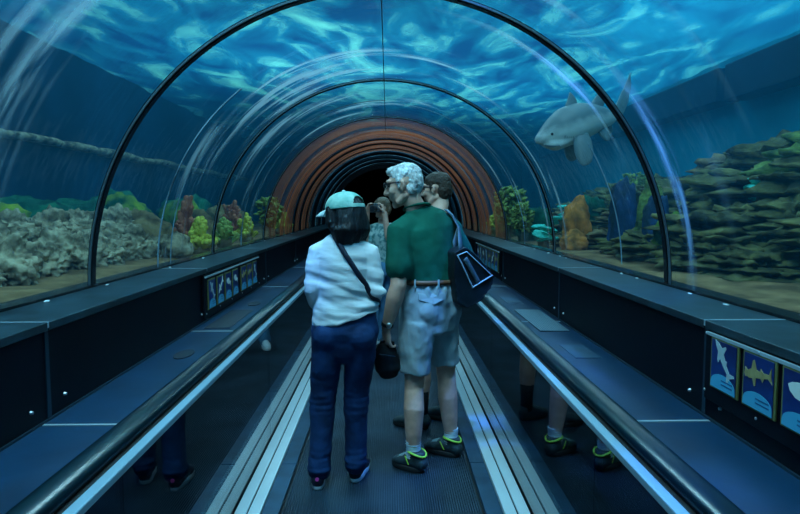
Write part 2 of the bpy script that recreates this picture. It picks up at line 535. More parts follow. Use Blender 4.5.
def side_deck(s):
    d = thing('deck', 'dark blue metal deck %s' % ('below the seven-picture board, on the woman\'s side' if s < 0 else 'with the lattice grille, on the tote bag\'s side'), 'deck', (s * 1.0, 0, 0.74))
    seams = [-3.0, -1.65, 0.25, 2.13, 3.77 if s < 0 else 4.05, 5.9, 7.8, 9.8, 11.8, Y1]
    for a, c in zip(seams, seams[1:]):
        bm = bmesh.new()
        bx(bm, min(s * .846, s * WX), max(s * .846, s * WX), a + .004, c - .004, 0.735, 0.763, 0.003)
        from_bm('deck_plate', bm, M['deck'], d)
        if a > -2.9:
            box('joint_strip', s * .895, s * (WX - .012), a - .007, a + .007, 0.75, 0.7665, M['strip'], d)
    # thin bright bead where the deck meets the plinth
    bm = bmesh.new()
    bx(bm, min(s * (WX - .008), s * WX), max(s * (WX - .008), s * WX), Y0, Y1, 0.763, 0.771)
    from_bm('edge_bead', bm, M['joint'], d)
    if s > 0:
        y0, y1, x0, x1 = 3.72, 4.50, .955, 1.135
        bm = bmesh.new()
        bx(bm, x0, x1, y0, y1, .755, .7675)
        g = from_bm('vent_grille', bm, M['deckdark'], d)
        bm = bmesh.new()
        for k in range(12):
            x = x0 + .008 + k * (x1 - x0 - .016) / 11
            bx(bm, x - .003, x + .003, y0, y1, .7670, .7715)
        for k in range(40):
            y = y0 + .01 + k * (y1 - y0 - .02) / 39
            bx(bm, x0, x1, y - .003, y + .003, .7670, .7712)
        from_bm('vent_lattice', bm, M['lattice'], g)
        for yy in (3.05, 4.85):
            bm = bmesh.new()
            bx(bm, .97, 1.10, yy, yy + .30, .755, .7665, .002)
            from_bm('access_cover', bm, M['plate'], d)
    else:
        bm = bmesh.new()
        bx(bm, -1.12, -.96, 3.86, 4.55, .755, .7675, .002)
        g = from_bm('vent_grille', bm, M['deckdark'], d)
        for yy, rx, ry in ((3.17, .045, .10), (4.85, .045, .10)):
            bm = bmesh.new()
            bmesh.ops.create_cone(bm, cap_ends=True, segments=28, radius1=1, radius2=1, depth=.012)
            bmesh.ops.scale(bm, vec=(rx, ry, 1), verts=bm.verts[:])
            bmesh.ops.translate(bm, vec=(-1.02, yy, .7615), verts=bm.verts[:])
            from_bm('access_cover', bm, M['deckdark'], d)
    return d


side_deck(-1)
side_deck(1)

# plinth walls with seams and screws
SEAMS = [-1.75, 0.25, 2.19, 4.12, 6.15, 8.15, 10.2, 12.2]
for s, nm in ((-1, 'left'), (1, 'right')):
    bm = bmesh.new()
    bx(bm, min(s * WX, s * 1.54), max(s * WX, s * 1.54), Y0, Y1, -0.06, LZ - .028)
    w = struct(from_bm('wall_' + nm, bm, M['wall']))
    for y in SEAMS:
        box('seam', s * (WX - .004), s * (WX + .01), y - .012, y + .012, .765, LZ - .030, M['joint'], w)
        for dy, z in ((-.11, .825), (.11, .825)):
            bm = bmesh.new()
            bmesh.ops.create_cone(bm, cap_ends=True, segments=12, radius1=.0075, radius2=.005, depth=.008)
            bmesh.ops.rotate(bm, matrix=Matrix.Rotation(s * -PI / 2, 3, 'Y'), verts=bm.verts[:])
            bmesh.ops.translate(bm, vec=(s * (WX - .004), y + dy, z), verts=bm.verts[:])
            from_bm('screw', bm, M['screw'], w)
    # ledge on the plinth
    bm = bmesh.new()
    edges = [Y0] + SEAMS + [Y1]
    for a, c in zip(edges, edges[1:]):
        bx(bm, min(s * (WX - .012), s * 1.56), max(s * (WX - .012), s * 1.56), a + .002, c - .002, LZ - .03, LZ, .003)
    t = struct(from_bm('trim_1' if s < 0 else 'trim_2', bm, M['ledge']))
    for y in SEAMS:
        box('ledge_joint', s * (WX - .012), s * 1.46, y - .006, y + .006, LZ - .02, LZ + .0015, M['strip'], t)
    # sealant at the foot of the acrylic
    bm = bmesh.new()
    rr = random.Random(5 + s)
    y = -2.0
    while y < 13:
        y += rr.uniform(.12, .7) if s > 0 else rr.uniform(.5, 1.4)
        L = rr.uniform(.01, .05)
        ell(bm, (s * (1.448 - rr.uniform(0, .02)), y, LZ + .002), (rr.uniform(.003, .009), L * .6, rr.uniform(.002, .006)), u=10, v=6)
    from_bm('sealant', bm, M['seal'], t, True)
    box('foot_channel', s * 1.462, s * 1.56, Y0, Y1, LZ - .01, LZ + .012, M['rib'], t)

# ------------------------------------------------------------------ acrylic panes
PANES = [Y0, 1.0, 3.2, 5.42, 7.62, 9.8, 11.9, Y1]


def bump_at(u, v, u0, v0, su, sv):
    return math.exp(-((u - u0) / su) ** 2 - ((v - v0) / sv) ** 2)


def light_streak_value(y, th):
    """painted reflection streaks: long wisps that run around the arch, at chosen places (th 0 = right foot, 180 = left foot)"""
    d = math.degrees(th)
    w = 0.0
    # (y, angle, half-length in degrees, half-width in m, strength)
    for (yy, a, sa, sy, k) in LIGHT_STREAKS:
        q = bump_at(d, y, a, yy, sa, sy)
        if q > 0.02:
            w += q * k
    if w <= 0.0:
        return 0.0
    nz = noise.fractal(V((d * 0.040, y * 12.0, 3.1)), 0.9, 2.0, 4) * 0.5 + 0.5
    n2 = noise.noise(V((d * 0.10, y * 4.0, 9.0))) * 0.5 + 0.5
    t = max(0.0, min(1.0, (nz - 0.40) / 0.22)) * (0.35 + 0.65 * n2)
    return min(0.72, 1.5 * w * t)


LIGHT_STREAKS = [  # pale streaks of reflected and refracted light, painted onto the panes
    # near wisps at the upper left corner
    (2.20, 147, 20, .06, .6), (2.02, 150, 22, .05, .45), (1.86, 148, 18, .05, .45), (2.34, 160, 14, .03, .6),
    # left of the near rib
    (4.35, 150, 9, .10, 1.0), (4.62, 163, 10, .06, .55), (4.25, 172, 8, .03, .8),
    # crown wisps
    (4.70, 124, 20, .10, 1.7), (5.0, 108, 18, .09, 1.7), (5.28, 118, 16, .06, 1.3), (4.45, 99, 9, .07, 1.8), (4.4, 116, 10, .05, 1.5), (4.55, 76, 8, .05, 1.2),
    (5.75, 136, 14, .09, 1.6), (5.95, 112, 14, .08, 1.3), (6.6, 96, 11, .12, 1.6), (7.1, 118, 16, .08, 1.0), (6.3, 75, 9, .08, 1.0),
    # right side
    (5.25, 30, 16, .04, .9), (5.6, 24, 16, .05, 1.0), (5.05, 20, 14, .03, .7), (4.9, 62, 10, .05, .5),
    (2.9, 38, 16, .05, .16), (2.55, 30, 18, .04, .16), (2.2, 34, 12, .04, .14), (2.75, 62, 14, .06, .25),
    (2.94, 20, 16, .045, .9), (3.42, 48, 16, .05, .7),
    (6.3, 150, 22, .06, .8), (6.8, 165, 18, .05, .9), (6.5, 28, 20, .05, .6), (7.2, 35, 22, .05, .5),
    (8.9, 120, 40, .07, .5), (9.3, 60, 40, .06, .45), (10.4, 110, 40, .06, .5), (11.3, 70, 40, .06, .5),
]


def pane(i, y0, y1):
    NT = 150
    NY = max(2, int((y1 - y0) / (0.011 if y1 < 6 else .022))) if y1 > 1.5 else 12
    ri, ro = RG, RG + .045
    me = bpy.data.meshes.new('window')
    vs, fs = [], []
    ths = [PI * k / NT for k in range(NT + 1)]
    ys = [y0 + .004 + (y1 - y0 - .008) * k / NY for k in range(NY + 1)]
    for r in (ri, ro):
        for y in ys:
            for t in ths:
                vs.append((r * math.cos(t), y, ZC + r * math.sin(t) + .012))
    W = NT + 1
    H = NY + 1
    for j in range(NY):
        for k in range(NT):
            a = j * W + k
            fs.append((a, a + W, a + W + 1, a + 1))
            b = a + W * H
            fs.append((b, b + 1, b + W + 1, b + W))
    for k in range(NT):
        for j in (0, NY):
            a = j * W + k
            b = a + W * H
            fs.append((a, a + 1, b + 1, b))
    for j in range(NY):
        for k in (0, NT):
            a = j * W + k
            b = a + W * H
            fs.append((a, b, b + W, a + W))
    me.from_pydata(vs, [], fs)
    at = me.attributes.new('light_streak', 'FLOAT', 'POINT')
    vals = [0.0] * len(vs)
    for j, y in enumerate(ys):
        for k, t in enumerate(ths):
            vals[j * W + k] = light_streak_value(y, t)
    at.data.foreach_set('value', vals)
    bm = bmesh.new()
    bm.from_mesh(me)
    bmesh.ops.recalc_face_normals(bm, faces=bm.faces[:])
    bm.to_mesh(me)
    bm.free()
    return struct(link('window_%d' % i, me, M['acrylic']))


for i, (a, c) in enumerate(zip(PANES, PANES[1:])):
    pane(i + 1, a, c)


def arch(name, y, w, r0, r1, m, parent=None, NT=72, a0=0.0, a1=180.0):
    """an arch of square section, feet at the ledge"""
    bm = bmesh.new()
    rows = []
    for k in range(NT + 1):
        t = math.radians(a0 + (a1 - a0) * k / NT)
        rows.append((math.cos(t), math.sin(t)))
    vv = []
    for cx_, sz_ in rows:
        vv.append([bm.verts.new((r * cx_, yy, ZC + r * sz_ + .012)) for r, yy in
                   ((r0, y - w / 2), (r0, y + w / 2), (r1, y + w / 2), (r1, y - w / 2))])
    for a, b in zip(vv, vv[1:]):
        for i in range(4):
            j = (i + 1) % 4
            bm.faces.new((a[i], a[j], b[j], b[i]))
    bm.faces.new(vv[0])
    bm.faces.new(vv[-1][::-1])
    return from_bm(name, bm, m, parent, smooth=False)


def rib(y, w, label, gasket=True):
    t = thing('arch_rib', label, 'arch rib', (0, y, ZC), 'black ribs between the acrylic panes')
    arch('rib_band', y, w, RG - .012, RG + .012, M['rib'], t)
    if gasket:
        for d in (-1, 1):
            arch('gasket', y + d * (w / 2 + .005), .010, RG - .005, RG + .004, M['ribedge'], t)
    return t


rib(3.2, .040, 'large black arch rib that the shark swims behind, standing before the couple')
rib(5.42, .020, 'thin dark arch rib just past the couple, its foot by the turquoise coral')
rib(7.62, .018, 'thin dark arch rib where the rust-red bands begin')
rib(9.8, .018, 'thin dark arch rib among the rust-red bands')
rib(11.9, .03, 'small dark arch rib by the black tunnel mouth')

# streaky bands painted rust-red for orange light refracted in the far tunnel
BANDS = [(7.98, .62, 'widest outer rust-red band of painted light around the tunnel'),
         (8.85, .26, 'narrow rust-red band of painted light just inside the widest one'),
         (9.42, .56, 'bright orange-red band of painted light halfway to the black tunnel mouth'),
         (10.25, .40, 'rust-red band of painted light just inside the bright orange-red one'),
         (11.05, .44, 'dull rust-red band of painted light, second from the black tunnel mouth'),
         (11.70, .24, 'innermost rust-red band of painted light by the black tunnel mouth')]
for y, w, lb in BANDS:
    o = arch('painted_light_band', y, w, RG - .022, RG - .004, M['redglowfaint' if y < 8.5 or y > 11.5 else 'redglow'])
    tag(o, lb, 'lining band', 'rust-red bands of painted light')  # bands of painted orange light, not a real lining
DARKB = [(9.98, .10), (10.65, .22), (11.42, .16), (12.5, .5), (13.7, .4), (14.7, .5)]
for k, (y, w) in enumerate(DARKB):
    struct(arch('trim_%d' % (k + 3), y, w, RG - .020, RG - .006, M['beam']))
# bond line along the crown of the acrylic
struct(box('trim_9', -.005, .001, 2.2, 9.0, ZC + RG + .004, ZC + RG + .011, M['ribedge']))
# bonded seams in the acrylic, pale polished edges
for k, (y, w, a0, a1) in enumerate(((4.12, .012, 128, 180), (4.36, .006, 140, 180), (3.84, .006, 2, 32), (6.45, .012, 90, 180), (6.6, .008, 0, 80), (12.1, .02, 0, 180), (13.1, .03, 0, 180), (14.2, .03, 0, 180), (15.3, .03, 0, 180))):
    struct(arch('trim_%d' % (k + 10), y, w, RG - .004, RG + .002, M['bond'], None, 72, a0, a1))

# black end of the tunnel: a lined passage that goes on
bm = bmesh.new()
pr = []
NT = 48
for k in range(NT + 1):
    t = PI * k / NT
    pr.append((1.42 * math.cos(t), ZC + 1.40 * math.sin(t)))
outer = [(1.9, ZC + 0), (1.9, 3.2), (-1.9, 3.2), (-1.9, ZC)]
ri = [bm.verts.new((p[0], Y1, p[1])) for p in pr]
rb = [bm.verts.new((p[0], Y1 + 5, p[1])) for p in pr]
ro = [bm.verts.new((1.75 * math.cos(PI * k / NT), Y1, ZC + 1.75 * math.sin(PI * k / NT))) for k in range(NT + 1)]
for k in range(NT):
    bm.faces.new((ri[k], ri[k + 1], rb[k + 1], rb[k]))
    bm.faces.new((ri[k], ro[k], ro[k + 1], ri[k + 1]))
bm.faces.new(rb)
struct(from_bm('ceiling', bm, M['dark']))
for s, nm in ((-1, 'wall_passage_left'), (1, 'wall_passage_right')):
    struct(box(nm, s * 1.2, s * 1.6, Y1, Y1 + 5, -.06, ZC, M['dark']))
struct(box('wall_back', -1.3, 1.3, Y1 + 5, Y1 + 5.1, -.06, ZC + .02, M['dark']))

# ------------------------------------------------------------------ setting: tank
TX0, TX1, TY0, TY1, TZ = -4.6, 5.2, -3.0, 24.0, 3.75
SZ = 1.02                    # sand level


def grid(name, x0, x1, y0, y1, nx, ny, f, m):
    bm = bmesh.new()
    vs = [[bm.verts.new((x0 + (x1 - x0) * i / nx, y0 + (y1 - y0) * j / ny, 0)) for i in range(nx + 1)] for j in range(ny + 1)]
    for row in vs:
        for v in row:
            v.co.z = f(v.co.x, v.co.y)
    for j in range(ny):
        for i in range(nx):
            bm.faces.new((vs[j][i], vs[j][i + 1], vs[j + 1][i + 1], vs[j + 1][i]))
    return from_bm(name, bm, m, None, True)


def sand_z(x, y):
    return SZ + .06 * fbm((x, y, 0), 1.3, 3) + .05 * min(1, max(0, abs(x) - 1.7)) - .02


o = grid('tank_floor_left', TX0, -1.545, TY0, TY1, 24, 120, sand_z, M['sand'])
struct(o)
o = grid('tank_floor_right', 1.545, TX1, TY0, TY1, 28, 120, sand_z, M['sand'])
struct(o)
struct(box('wall_tank_left', TX0 - .2, TX0, TY0, TY1, .5, 6.0, M['tanknavy']))
struct(box('wall_tank_right', TX1, TX1 + .2, TY0, TY1, .5, 6.0, M['tankwall']))
struct(box('wall_tank_end', TX0, TX1, TY1, TY1 + .2, .5, 6.0, M['tanknavy']))
struct(box('wall_tank_rear', TX0, TX1, TY0 - .2, TY0, .5, 6.0, M['tanknavy']))
# dark concrete rim along the tank wall, below the water line, with gaps between its blocks
for k, (a, c) in enumerate(((3.0, 6.9), (7.1, 9.0), (9.2, 14.0), (14.2, 20))):
    struct(box('beam_%d' % (k + 1), TX1 - .35, TX1, a, c, 3.02 + .02 * k, 3.55, M['beam'], None, .02))
# made-up pale ledge, stands in for a bright line along the navy wall
bm = bmesh.new()
NL = 160
rows = []
for k in range(NL + 1):
    y = 4.0 + 16.0 * k / NL
    zc = 2.40 + .06 * noise.noise(V((y * .9, 0, 0)))
    h = .05 + .05 * abs(noise.noise(V((y * 1.7, 4, 0))))
    w = .18 + .10 * noise.noise(V((y * 2.3, 8, 0)))
    rows.append([bm.verts.new((TX0 + .01 + dx, y, zc + dz)) for dx, dz in ((0, -h), (w * .7, -h), (w, 0), (w * .8, h * .7), (0, h))])
for a, b in zip(rows, rows[1:]):
    for i in range(5):
        j = (i + 1) % 5
        bm.faces.new((a[i], a[j], b[j], b[i]))
bm.faces.new(rows[0][::-1])
bm.faces.new(rows[-1])
tag(from_bm('added_pale_ledge', bm, M['palerock'], None, True), 'long pale ledge standing in for a bright line along the dark navy tank wall', 'ledge')


def water_volume():
    m = bpy.data.materials.new('tank_water')
    m.use_nodes = True
    nt = m.node_tree
    nt.nodes.remove(nt.nodes['Principled BSDF'])
    ab = nt.nodes.new('ShaderNodeVolumeAbsorption')
    ab.inputs['Color'].default_value = (0.10, 0.72, 0.90, 1)
    ab.inputs['Density'].default_value = 0.085
    sc = nt.nodes.new('ShaderNodeVolumeScatter')
    sc.inputs['Color'].default_value = (0.04, 0.50, 0.86, 1)
    sc.inputs['Density'].default_value = 0.024
    sc.inputs['Anisotropy'].default_value = 0.2
    ad = nt.nodes.new('ShaderNodeAddShader')
    nt.links.new(ab.outputs[0], ad.inputs[0])
    nt.links.new(sc.outputs[0], ad.inputs[1])
    nt.links.new(ad.outputs[0], nt.nodes['Material Output'].inputs['Volume'])
    return m


bm = bmesh.new()
NT = 48
rw = RG + .06
prf = [(TX0 + .01, .95), (-rw, .95)]
prf += [(-rw * math.cos(PI * k / NT), ZC + .012 + rw * math.sin(PI * k / NT)) for k in range(NT + 1)]
prf += [(rw, .95), (TX1 - .01, .95), (TX1 - .01, TZ - .04), (TX0 + .01, TZ - .04)]
extrude_y(bm, prf, TY0 + .01, TY1 - .01)
w = from_bm('water', bm, water_volume())
w['kind'] = 'structure'


def surface_mat():
    m = bpy.data.materials.new('rippled_water_surface')
    m.use_nodes = True
    nt = m.node_tree
    nt.nodes.remove(nt.nodes['Principled BSDF'])
    tc = nt.nodes.new('ShaderNodeTexCoord')
    mp = nt.nodes.new('ShaderNodeMapping')
    mp.inputs['Scale'].default_value = (1.0, 0.45, 1)
    nt.links.new(tc.outputs['Object'], mp.inputs['Vector'])
    nz = nt.nodes.new('ShaderNodeTexNoise')
    nz.inputs['Scale'].default_value = 1.1
    nz.inputs['Detail'].default_value = 6
    nz.inputs['Distortion'].default_value = 1.6
    nt.links.new(mp.outputs['Vector'], nz.inputs['Vector'])
    rp = nt.nodes.new('ShaderNodeValToRGB')
    e = rp.color_ramp.elements  # bright and dark of the ripple reflections put into the colour
    e[0].position, e[0].color = 0.36, (0.002, 0.030, 0.080, 1)
    e[1].position, e[1].color = 0.80, (0.10, 0.38, 0.30, 1)
    k = e.new(0.52)
    k.color = (0.004, 0.085, 0.140, 1)
    nt.links.new(nz.outputs['Fac'], rp.inputs['Fac'])
    tl = nt.nodes.new('ShaderNodeBsdfTranslucent')
    nt.links.new(rp.outputs['Color'], tl.inputs['Color'])
    tr = nt.nodes.new('ShaderNodeBsdfTransparent')
    tr.inputs['Color'].default_value = (0.60, 0.90, 0.92, 1)
    mx = nt.nodes.new('ShaderNodeMixShader')
    mx.inputs[0].default_value = 0.30
    nt.links.new(tl.outputs[0], mx.inputs[1])
    nt.links.new(tr.outputs[0], mx.inputs[2])
    nt.links.new(mx.outputs[0], nt.nodes['Material Output'].inputs['Surface'])
    return m


def ripple(x, y):
    return TZ + .035 * fbm((x, y, 0), 1.6, 3)


bm_surf = grid('water_surface', TX0, TX1, TY0, TY1, 60, 150, ripple, surface_mat())
struct(bm_surf)


# ------------------------------------------------------------------ reef
def boulder(name, loc, size, seed, m, label, cat='rock', group=None, rough=.22, layers=0.0, sub=4, yaw=0.0, fine=.05):
    bm = bmesh.new()
    bmesh.ops.create_icosphere(bm, subdivisions=sub, radius=1.0)
    so = V((seed * 7.13 % 31, seed * 3.71 % 17, seed * 1.93 % 23))
    for v in bm.verts:
        p = v.co.copy()
        d = 1 + rough * noise.fractal(p * 1.3 + so, 1, 2, 3) + fine * noise.fractal(p * 6 + so, .8, 2, 3)
        d -= fine * 1.4 * abs(noise.noise(p * 4 + so * 2))
        if layers > 0:
            z = p.z * 3.2 + .5 * noise.noise(p * 1.5 + so)
            fr = z - math.floor(z)
            g = 1 + layers * (0.5 - abs(fr - .35) * 1.2)
            p = V((p.x * g, p.y * g, p.z))
        v.co = p * d
        if v.co.z < -.55:
            v.co.z = -.55 + (v.co.z + .55) * .15
    Mx = Matrix.Rotation(yaw, 4, 'Z') @ Matrix.Diagonal((*size, 1))
    bmesh.ops.transform(bm, matrix=Mx, verts=bm.verts[:])
    o = from_bm(name, bm, m, None, True)
    o.location = loc
    tag(o, label, cat, group)
    return o


ORD = ['first', 'second', 'third', 'fourth', 'fifth', 'sixth', 'seventh', 'eighth', 'ninth', 'tenth', 'eleventh', 'twelfth',
       'thirteenth', 'fourteenth', 'fifteenth', 'sixteenth', 'seventeenth', 'eighteenth']
# pale knobbly bank along the navy side: front row, then a top row leaning on it
rr = random.Random(3)
n1 = 0
y = 3.05
while y < 6.9:
    sx = rr.uniform(.16, .22)
    sz = rr.uniform(.15, .23)
    x = -2.42 - rr.uniform(0, .12)
    boulder('reef_rock', (x, y, SZ + .45 * sz), (sx, rr.uniform(.19, .25), sz), 10 + n1, M['palerock'],
            'pale coral rock, %s along the pale bank front from the near end' % ORD[n1], 'rock', 'pale coral bank', .34, 0, 5, rr.uniform(0, 6), .20)
    n1 += 1
    y += rr.uniform(.33, .41)
y = 3.2
n2 = 0
while y < 6.9:
    sz = rr.uniform(.17, .24)
    boulder('reef_rock', (-2.76 - rr.uniform(0, .1), y, SZ + .25 + rr.uniform(-.05, .02)), (rr.uniform(.20, .28), rr.uniform(.2, .3), sz), 40 + n2, M['palerock'],
            'rounded coral rock, %s along the pale bank top from the near end' % ORD[n2], 'rock', 'pale coral bank', .34, 0, 5, rr.uniform(0, 6), .20)
    n2 += 1
    y += rr.uniform(.32, .48)
# green mounds behind it
for k, (x, yy, sx, sy, sz, mm, lb) in enumerate((
        (-3.2, 5.15, .36, .36, .36, 'algae', 'bright yellow-green algae mound at the edge of the view above the pale rocks'),
        (-3.6, 6.3, .5, .45, .42, 'tealrock', 'dim green mound right beside the bright yellow-green algae mound'),
        (-3.5, 7.1, .45, .5, .40, 'tealrock', 'dim teal-green mound behind the large black arch rib'),
        (-3.3, 7.9, .4, .4, .42, 'algae', 'small bright green algae mound beyond the large black arch rib'),
        (-3.7, 8.6, .5, .5, .46, 'tealrock', 'dark green mound on the tank wall side beyond the pale rocks'),
        (-3.0, 9.3, .3, .35, .40, 'algae', 'green mound low behind the yellow coral bush'),
        (-3.4, 10.6, .5, .5, .45, 'tealrock', 'far dark green mound behind the red coral'))):
    boulder('algae_rock', (x, yy, SZ + .50 * sz), (sx, sy, sz), 70 + k, M[mm], lb, 'rock', 'green mounds on the navy side', .25, 0.1, 4, k * 1.1, .10)


def coral_bush(name, loc, r, h, m, label, cat, nb=26, seed=1, tip=.028):
    """a stubby branching coral: one thing, branches and base"""
    r_ = random.Random(seed)
    t = thing(name, label, cat, loc)
    L = V(loc)
    bm = bmesh.new()
    ell(bm, L + V((0, 0, .05)), (r * .5, r * .5, .09), u=12, v=8)
    from_bm('base', bm, M['reefbrown'], t, True)
    bm = bmesh.new()
    for k in range(nb):
        a = r_.uniform(0, 2 * PI)
        el = r_.uniform(.15, 1.0)
        d = V((math.cos(a) * (1.05 - el), math.sin(a) * (1.05 - el), el))
        p1 = L + V((d.x * r * .55, d.y * r * .55, .04 + d.z * h * .5))
        p2 = L + V((d.x * r * r_.uniform(.9, 1.1), d.y * r * r_.uniform(.9, 1.1), .06 + d.z * h * r_.uniform(.8, 1.0)))
        tube(bm, [L + V((0, 0, .05)), p1, p2], [tip * .8, tip, tip * 1.15], n=7)
        for q in range(2):
            e = p1.lerp(p2, r_.uniform(.2, .9)) + V((r_.uniform(-1, 1), r_.uniform(-1, 1), r_.uniform(0, 1))) * r * .28
            tube(bm, [p1.lerp(p2, .3), e], [tip * .7, tip * .9], n=6)
    from_bm('branches', bm, m, t, True)
    return t


def weed_tree(loc, h, r, label, seed=1, m=None, n=170, cat='seaweed'):
    """a bushy weed: a stem with many small fronds"""
    r_ = random.Random(seed)
    t = thing('bushy_seaweed', label, cat, loc)
    L = V(loc)
    bm = bmesh.new()
    tube(bm, [L, L + V((.01, 0, h * .5)), L + V((0, .01, h * .95))], [.018, .012, .005], n=7)
    for k in range(9):
        a = r_.uniform(0, 2 * PI)
        z = h * r_.uniform(.35, .75)
        tube(bm, [L + V((0, 0, z)), L + V((math.cos(a) * r * .7, math.sin(a) * r * .7, z + h * .18))], [.008, .004], n=5)
    from_bm('stem', bm, M['stem'], t, True)
    bm = bmesh.new()
    for k in range(n):
        a = r_.uniform(0, 2 * PI)
        q = math.sqrt(r_.random())
        zz = r_.uniform(.30, 1.0)
        rad = r * q * math.sin(PI * min(1, (zz - .22) / .85)) ** .6
        c = L + V((math.cos(a) * rad, math.sin(a) * rad, h * zz))
        s = r_.uniform(.022, .045) * (h / .5)
        rot = Euler((r_.uniform(-1, 1), r_.uniform(-1, 1), a)).to_matrix()
        ell(bm, c, (s * 1.3, s * .8, s * .35), rot, 6, 4)
    from_bm('foliage', bm, m or M['kelp'], t, True)
    return t


coral_bush('branching_coral', (-1.98, 6.72, SZ), .20, .34, M['yellow'], 'yellow branching coral bush beside the seven-picture board, behind the acrylic', 'coral', 34, 2)
coral_bush('branching_coral', (-2.25, 7.1, SZ), .22, .56, M['redcoral'], 'dull red branching coral standing behind the yellow coral bush', 'coral', 30, 3)
coral_bush('branching_coral', (-2.0, 7.75, SZ), .20, .30, M['kelp'], 'low olive coral clump past the yellow coral bush', 'coral', 26, 4)
coral_bush('branching_coral', (-2.3, 9.4, SZ), .25, .58, M['redcoral'], 'tall dull red coral far along the navy side', 'coral', 30, 5)
coral_bush('branching_coral', (-1.95, 8.7, SZ), .2, .36, M['yellow'], 'small yellow-green coral far along the navy side', 'coral', 26, 6)
weed_tree((-1.9, 10.2, SZ), .65, .22, 'pale green bushy weed by the first rust-red band on the navy side', 7)
coral_bush('branching_coral', (-1.95, 11.6, SZ), .25, .45, M['yellow'], 'faint yellow coral seen through the rust-red bands', 'coral', 22, 8)
for k, (x, yy, s, lb) in enumerate((
        (-2.6, 6.7, .3, 'dark grey-brown rock behind the yellow coral bush'),
        (-2.45, 8.15, .28, 'brownish rock between the olive coral clump and the tall red coral'),
        (-2.6, 10.0, .35, 'brown rock far along the navy side beyond the tall red coral'),
        (-2.1, 6.28, .16, 'small pale rock at the end of the pale bank beside the yellow coral'))):
    boulder('reef_rock', (x, yy, SZ + .52 * s), (s, s * 1.1, s), 90 + k, M['reefbrown'] if k < 3 else M['palerock'], lb, 'rock', None, .3, 0, 4, k, .1)

# layered reef on the bright side
rr = random.Random(21)
n = 0
ROWS = [  # x, z of centre, size range, first y, last y, step, row name
    (2.62, SZ + .10, (.26, .36), 4.3, 9.5, .52, 'foot row'),
    (3.05, SZ + .34, (.36, .50), 3.9, 10.5, .62, 'second row up'),
    (3.55, SZ + .58, (.46, .60), 4.0, 11.5, .74, 'third row up'),
    (4.02, SZ + .80, (.52, .66), 4.2, 12.2, .86, 'top row'),
]
for x, z, (sa, sb), ya, yb, st, rowname in ROWS:
    y = ya
    k = 0
    while y < yb:
        far = max(0.0, (y - 6.0) / 6.0)
        s = rr.uniform(sa, sb) * (1 - .25 * far)
        mm = rr.choice(['reef', 'reef', 'reefgreen', 'reef', 'reefbrown']) if rowname != 'foot row' else rr.choice(['reef', 'reefbrown', 'reef'])
        zz = z - .30 * far * (z - SZ) - .02
        boulder('reef_rock', (x + rr.uniform(-.10, .10), y, zz + rr.uniform(-.05, .05)), (s * rr.uniform(.9, 1.15), s * rr.uniform(1.0, 1.35), s * rr.uniform(.48, .66)), 130 + n, M[mm],
                '%s layered rock, %s in the dark reef\'s %s from the near end' % ({'reef': 'olive-brown', 'reefgreen': 'mossy green', 'reefbrown': 'dark brown'}[mm], ORD[k], rowname),
                'rock', 'dark layered reef', .46, .50, 5, rr.uniform(-.5, .5), .17)
        n += 1
        k += 1
        y += st * rr.uniform(.8, 1.15)
for k, (x, yy, sx, sy, sz, mm, lb) in enumerate((
        (2.25, 7.25, .16, .18, .40, 'orange', 'orange upright rock behind the thin arch rib'),
        (2.12, 6.95, .14, .16, .16, 'orange', 'small orange rock at the foot of the upright orange one'),
        (2.45, 6.35, .15, .16, .50, 'bluecol', 'blue rock column between the orange rock and the large black rib'),
        (2.62, 6.05, .13, .15, .48, 'reefgreen', 'mossy upright rock beside the blue rock column'),
        (2.52, 5.72, .12, .13, .42, 'bluecol', 'narrower blue rock column beside the mossy upright rock'),
        (2.50, 5.30, .17, .18, .30, 'algae', 'bright green leafy rock beside the large black rib'),
        (2.75, 8.3, .22, .3, .42, 'tealrock', 'dim green rock behind the turquoise corals'),
        (2.25, 9.2, .25, .3, .34, 'tealrock', 'dim green rock behind the bushy weeds'),
        (2.1, 10.8, .25, .3, .32, 'reefgreen', 'small mossy rock far along the bright side'))):
    boulder('reef_rock', (x, yy, SZ + .52 * sz), (sx, sy, sz), 200 + k, M[mm], lb, 'rock', None, .26, .1, 4, k * .7, .12)


def plate_coral(loc, r, label, seed):
    """turquoise plates on a short foot"""
    r_ = random.Random(seed)
    t = thing('plate_coral', label, 'coral', loc)
    L = V(loc)
    bm = bmesh.new()
    tube(bm, [L, L + V((0, 0, .12))], [.05, .035], n=9)
    from_bm('base', bm, M['reefbrown'], t, True)
    for k in range(3):
        bm = bmesh.new()
        a = r_.uniform(0, 6)
        ell(bm, L + V((math.cos(a) * .05, math.sin(a) * .05, .10 + .065 * k)), (r * r_.uniform(.75, 1.05), r * r_.uniform(.75, 1.05), .024), Euler((r_.uniform(-.3, .3), r_.uniform(-.3, .3), a)).to_matrix(), 20, 10)
        o = from_bm('coral_plate', bm, M['teal'], t, True)
        push(o.data, lambda p, n_: .02 * fbm(p, 12, 2))
    return t


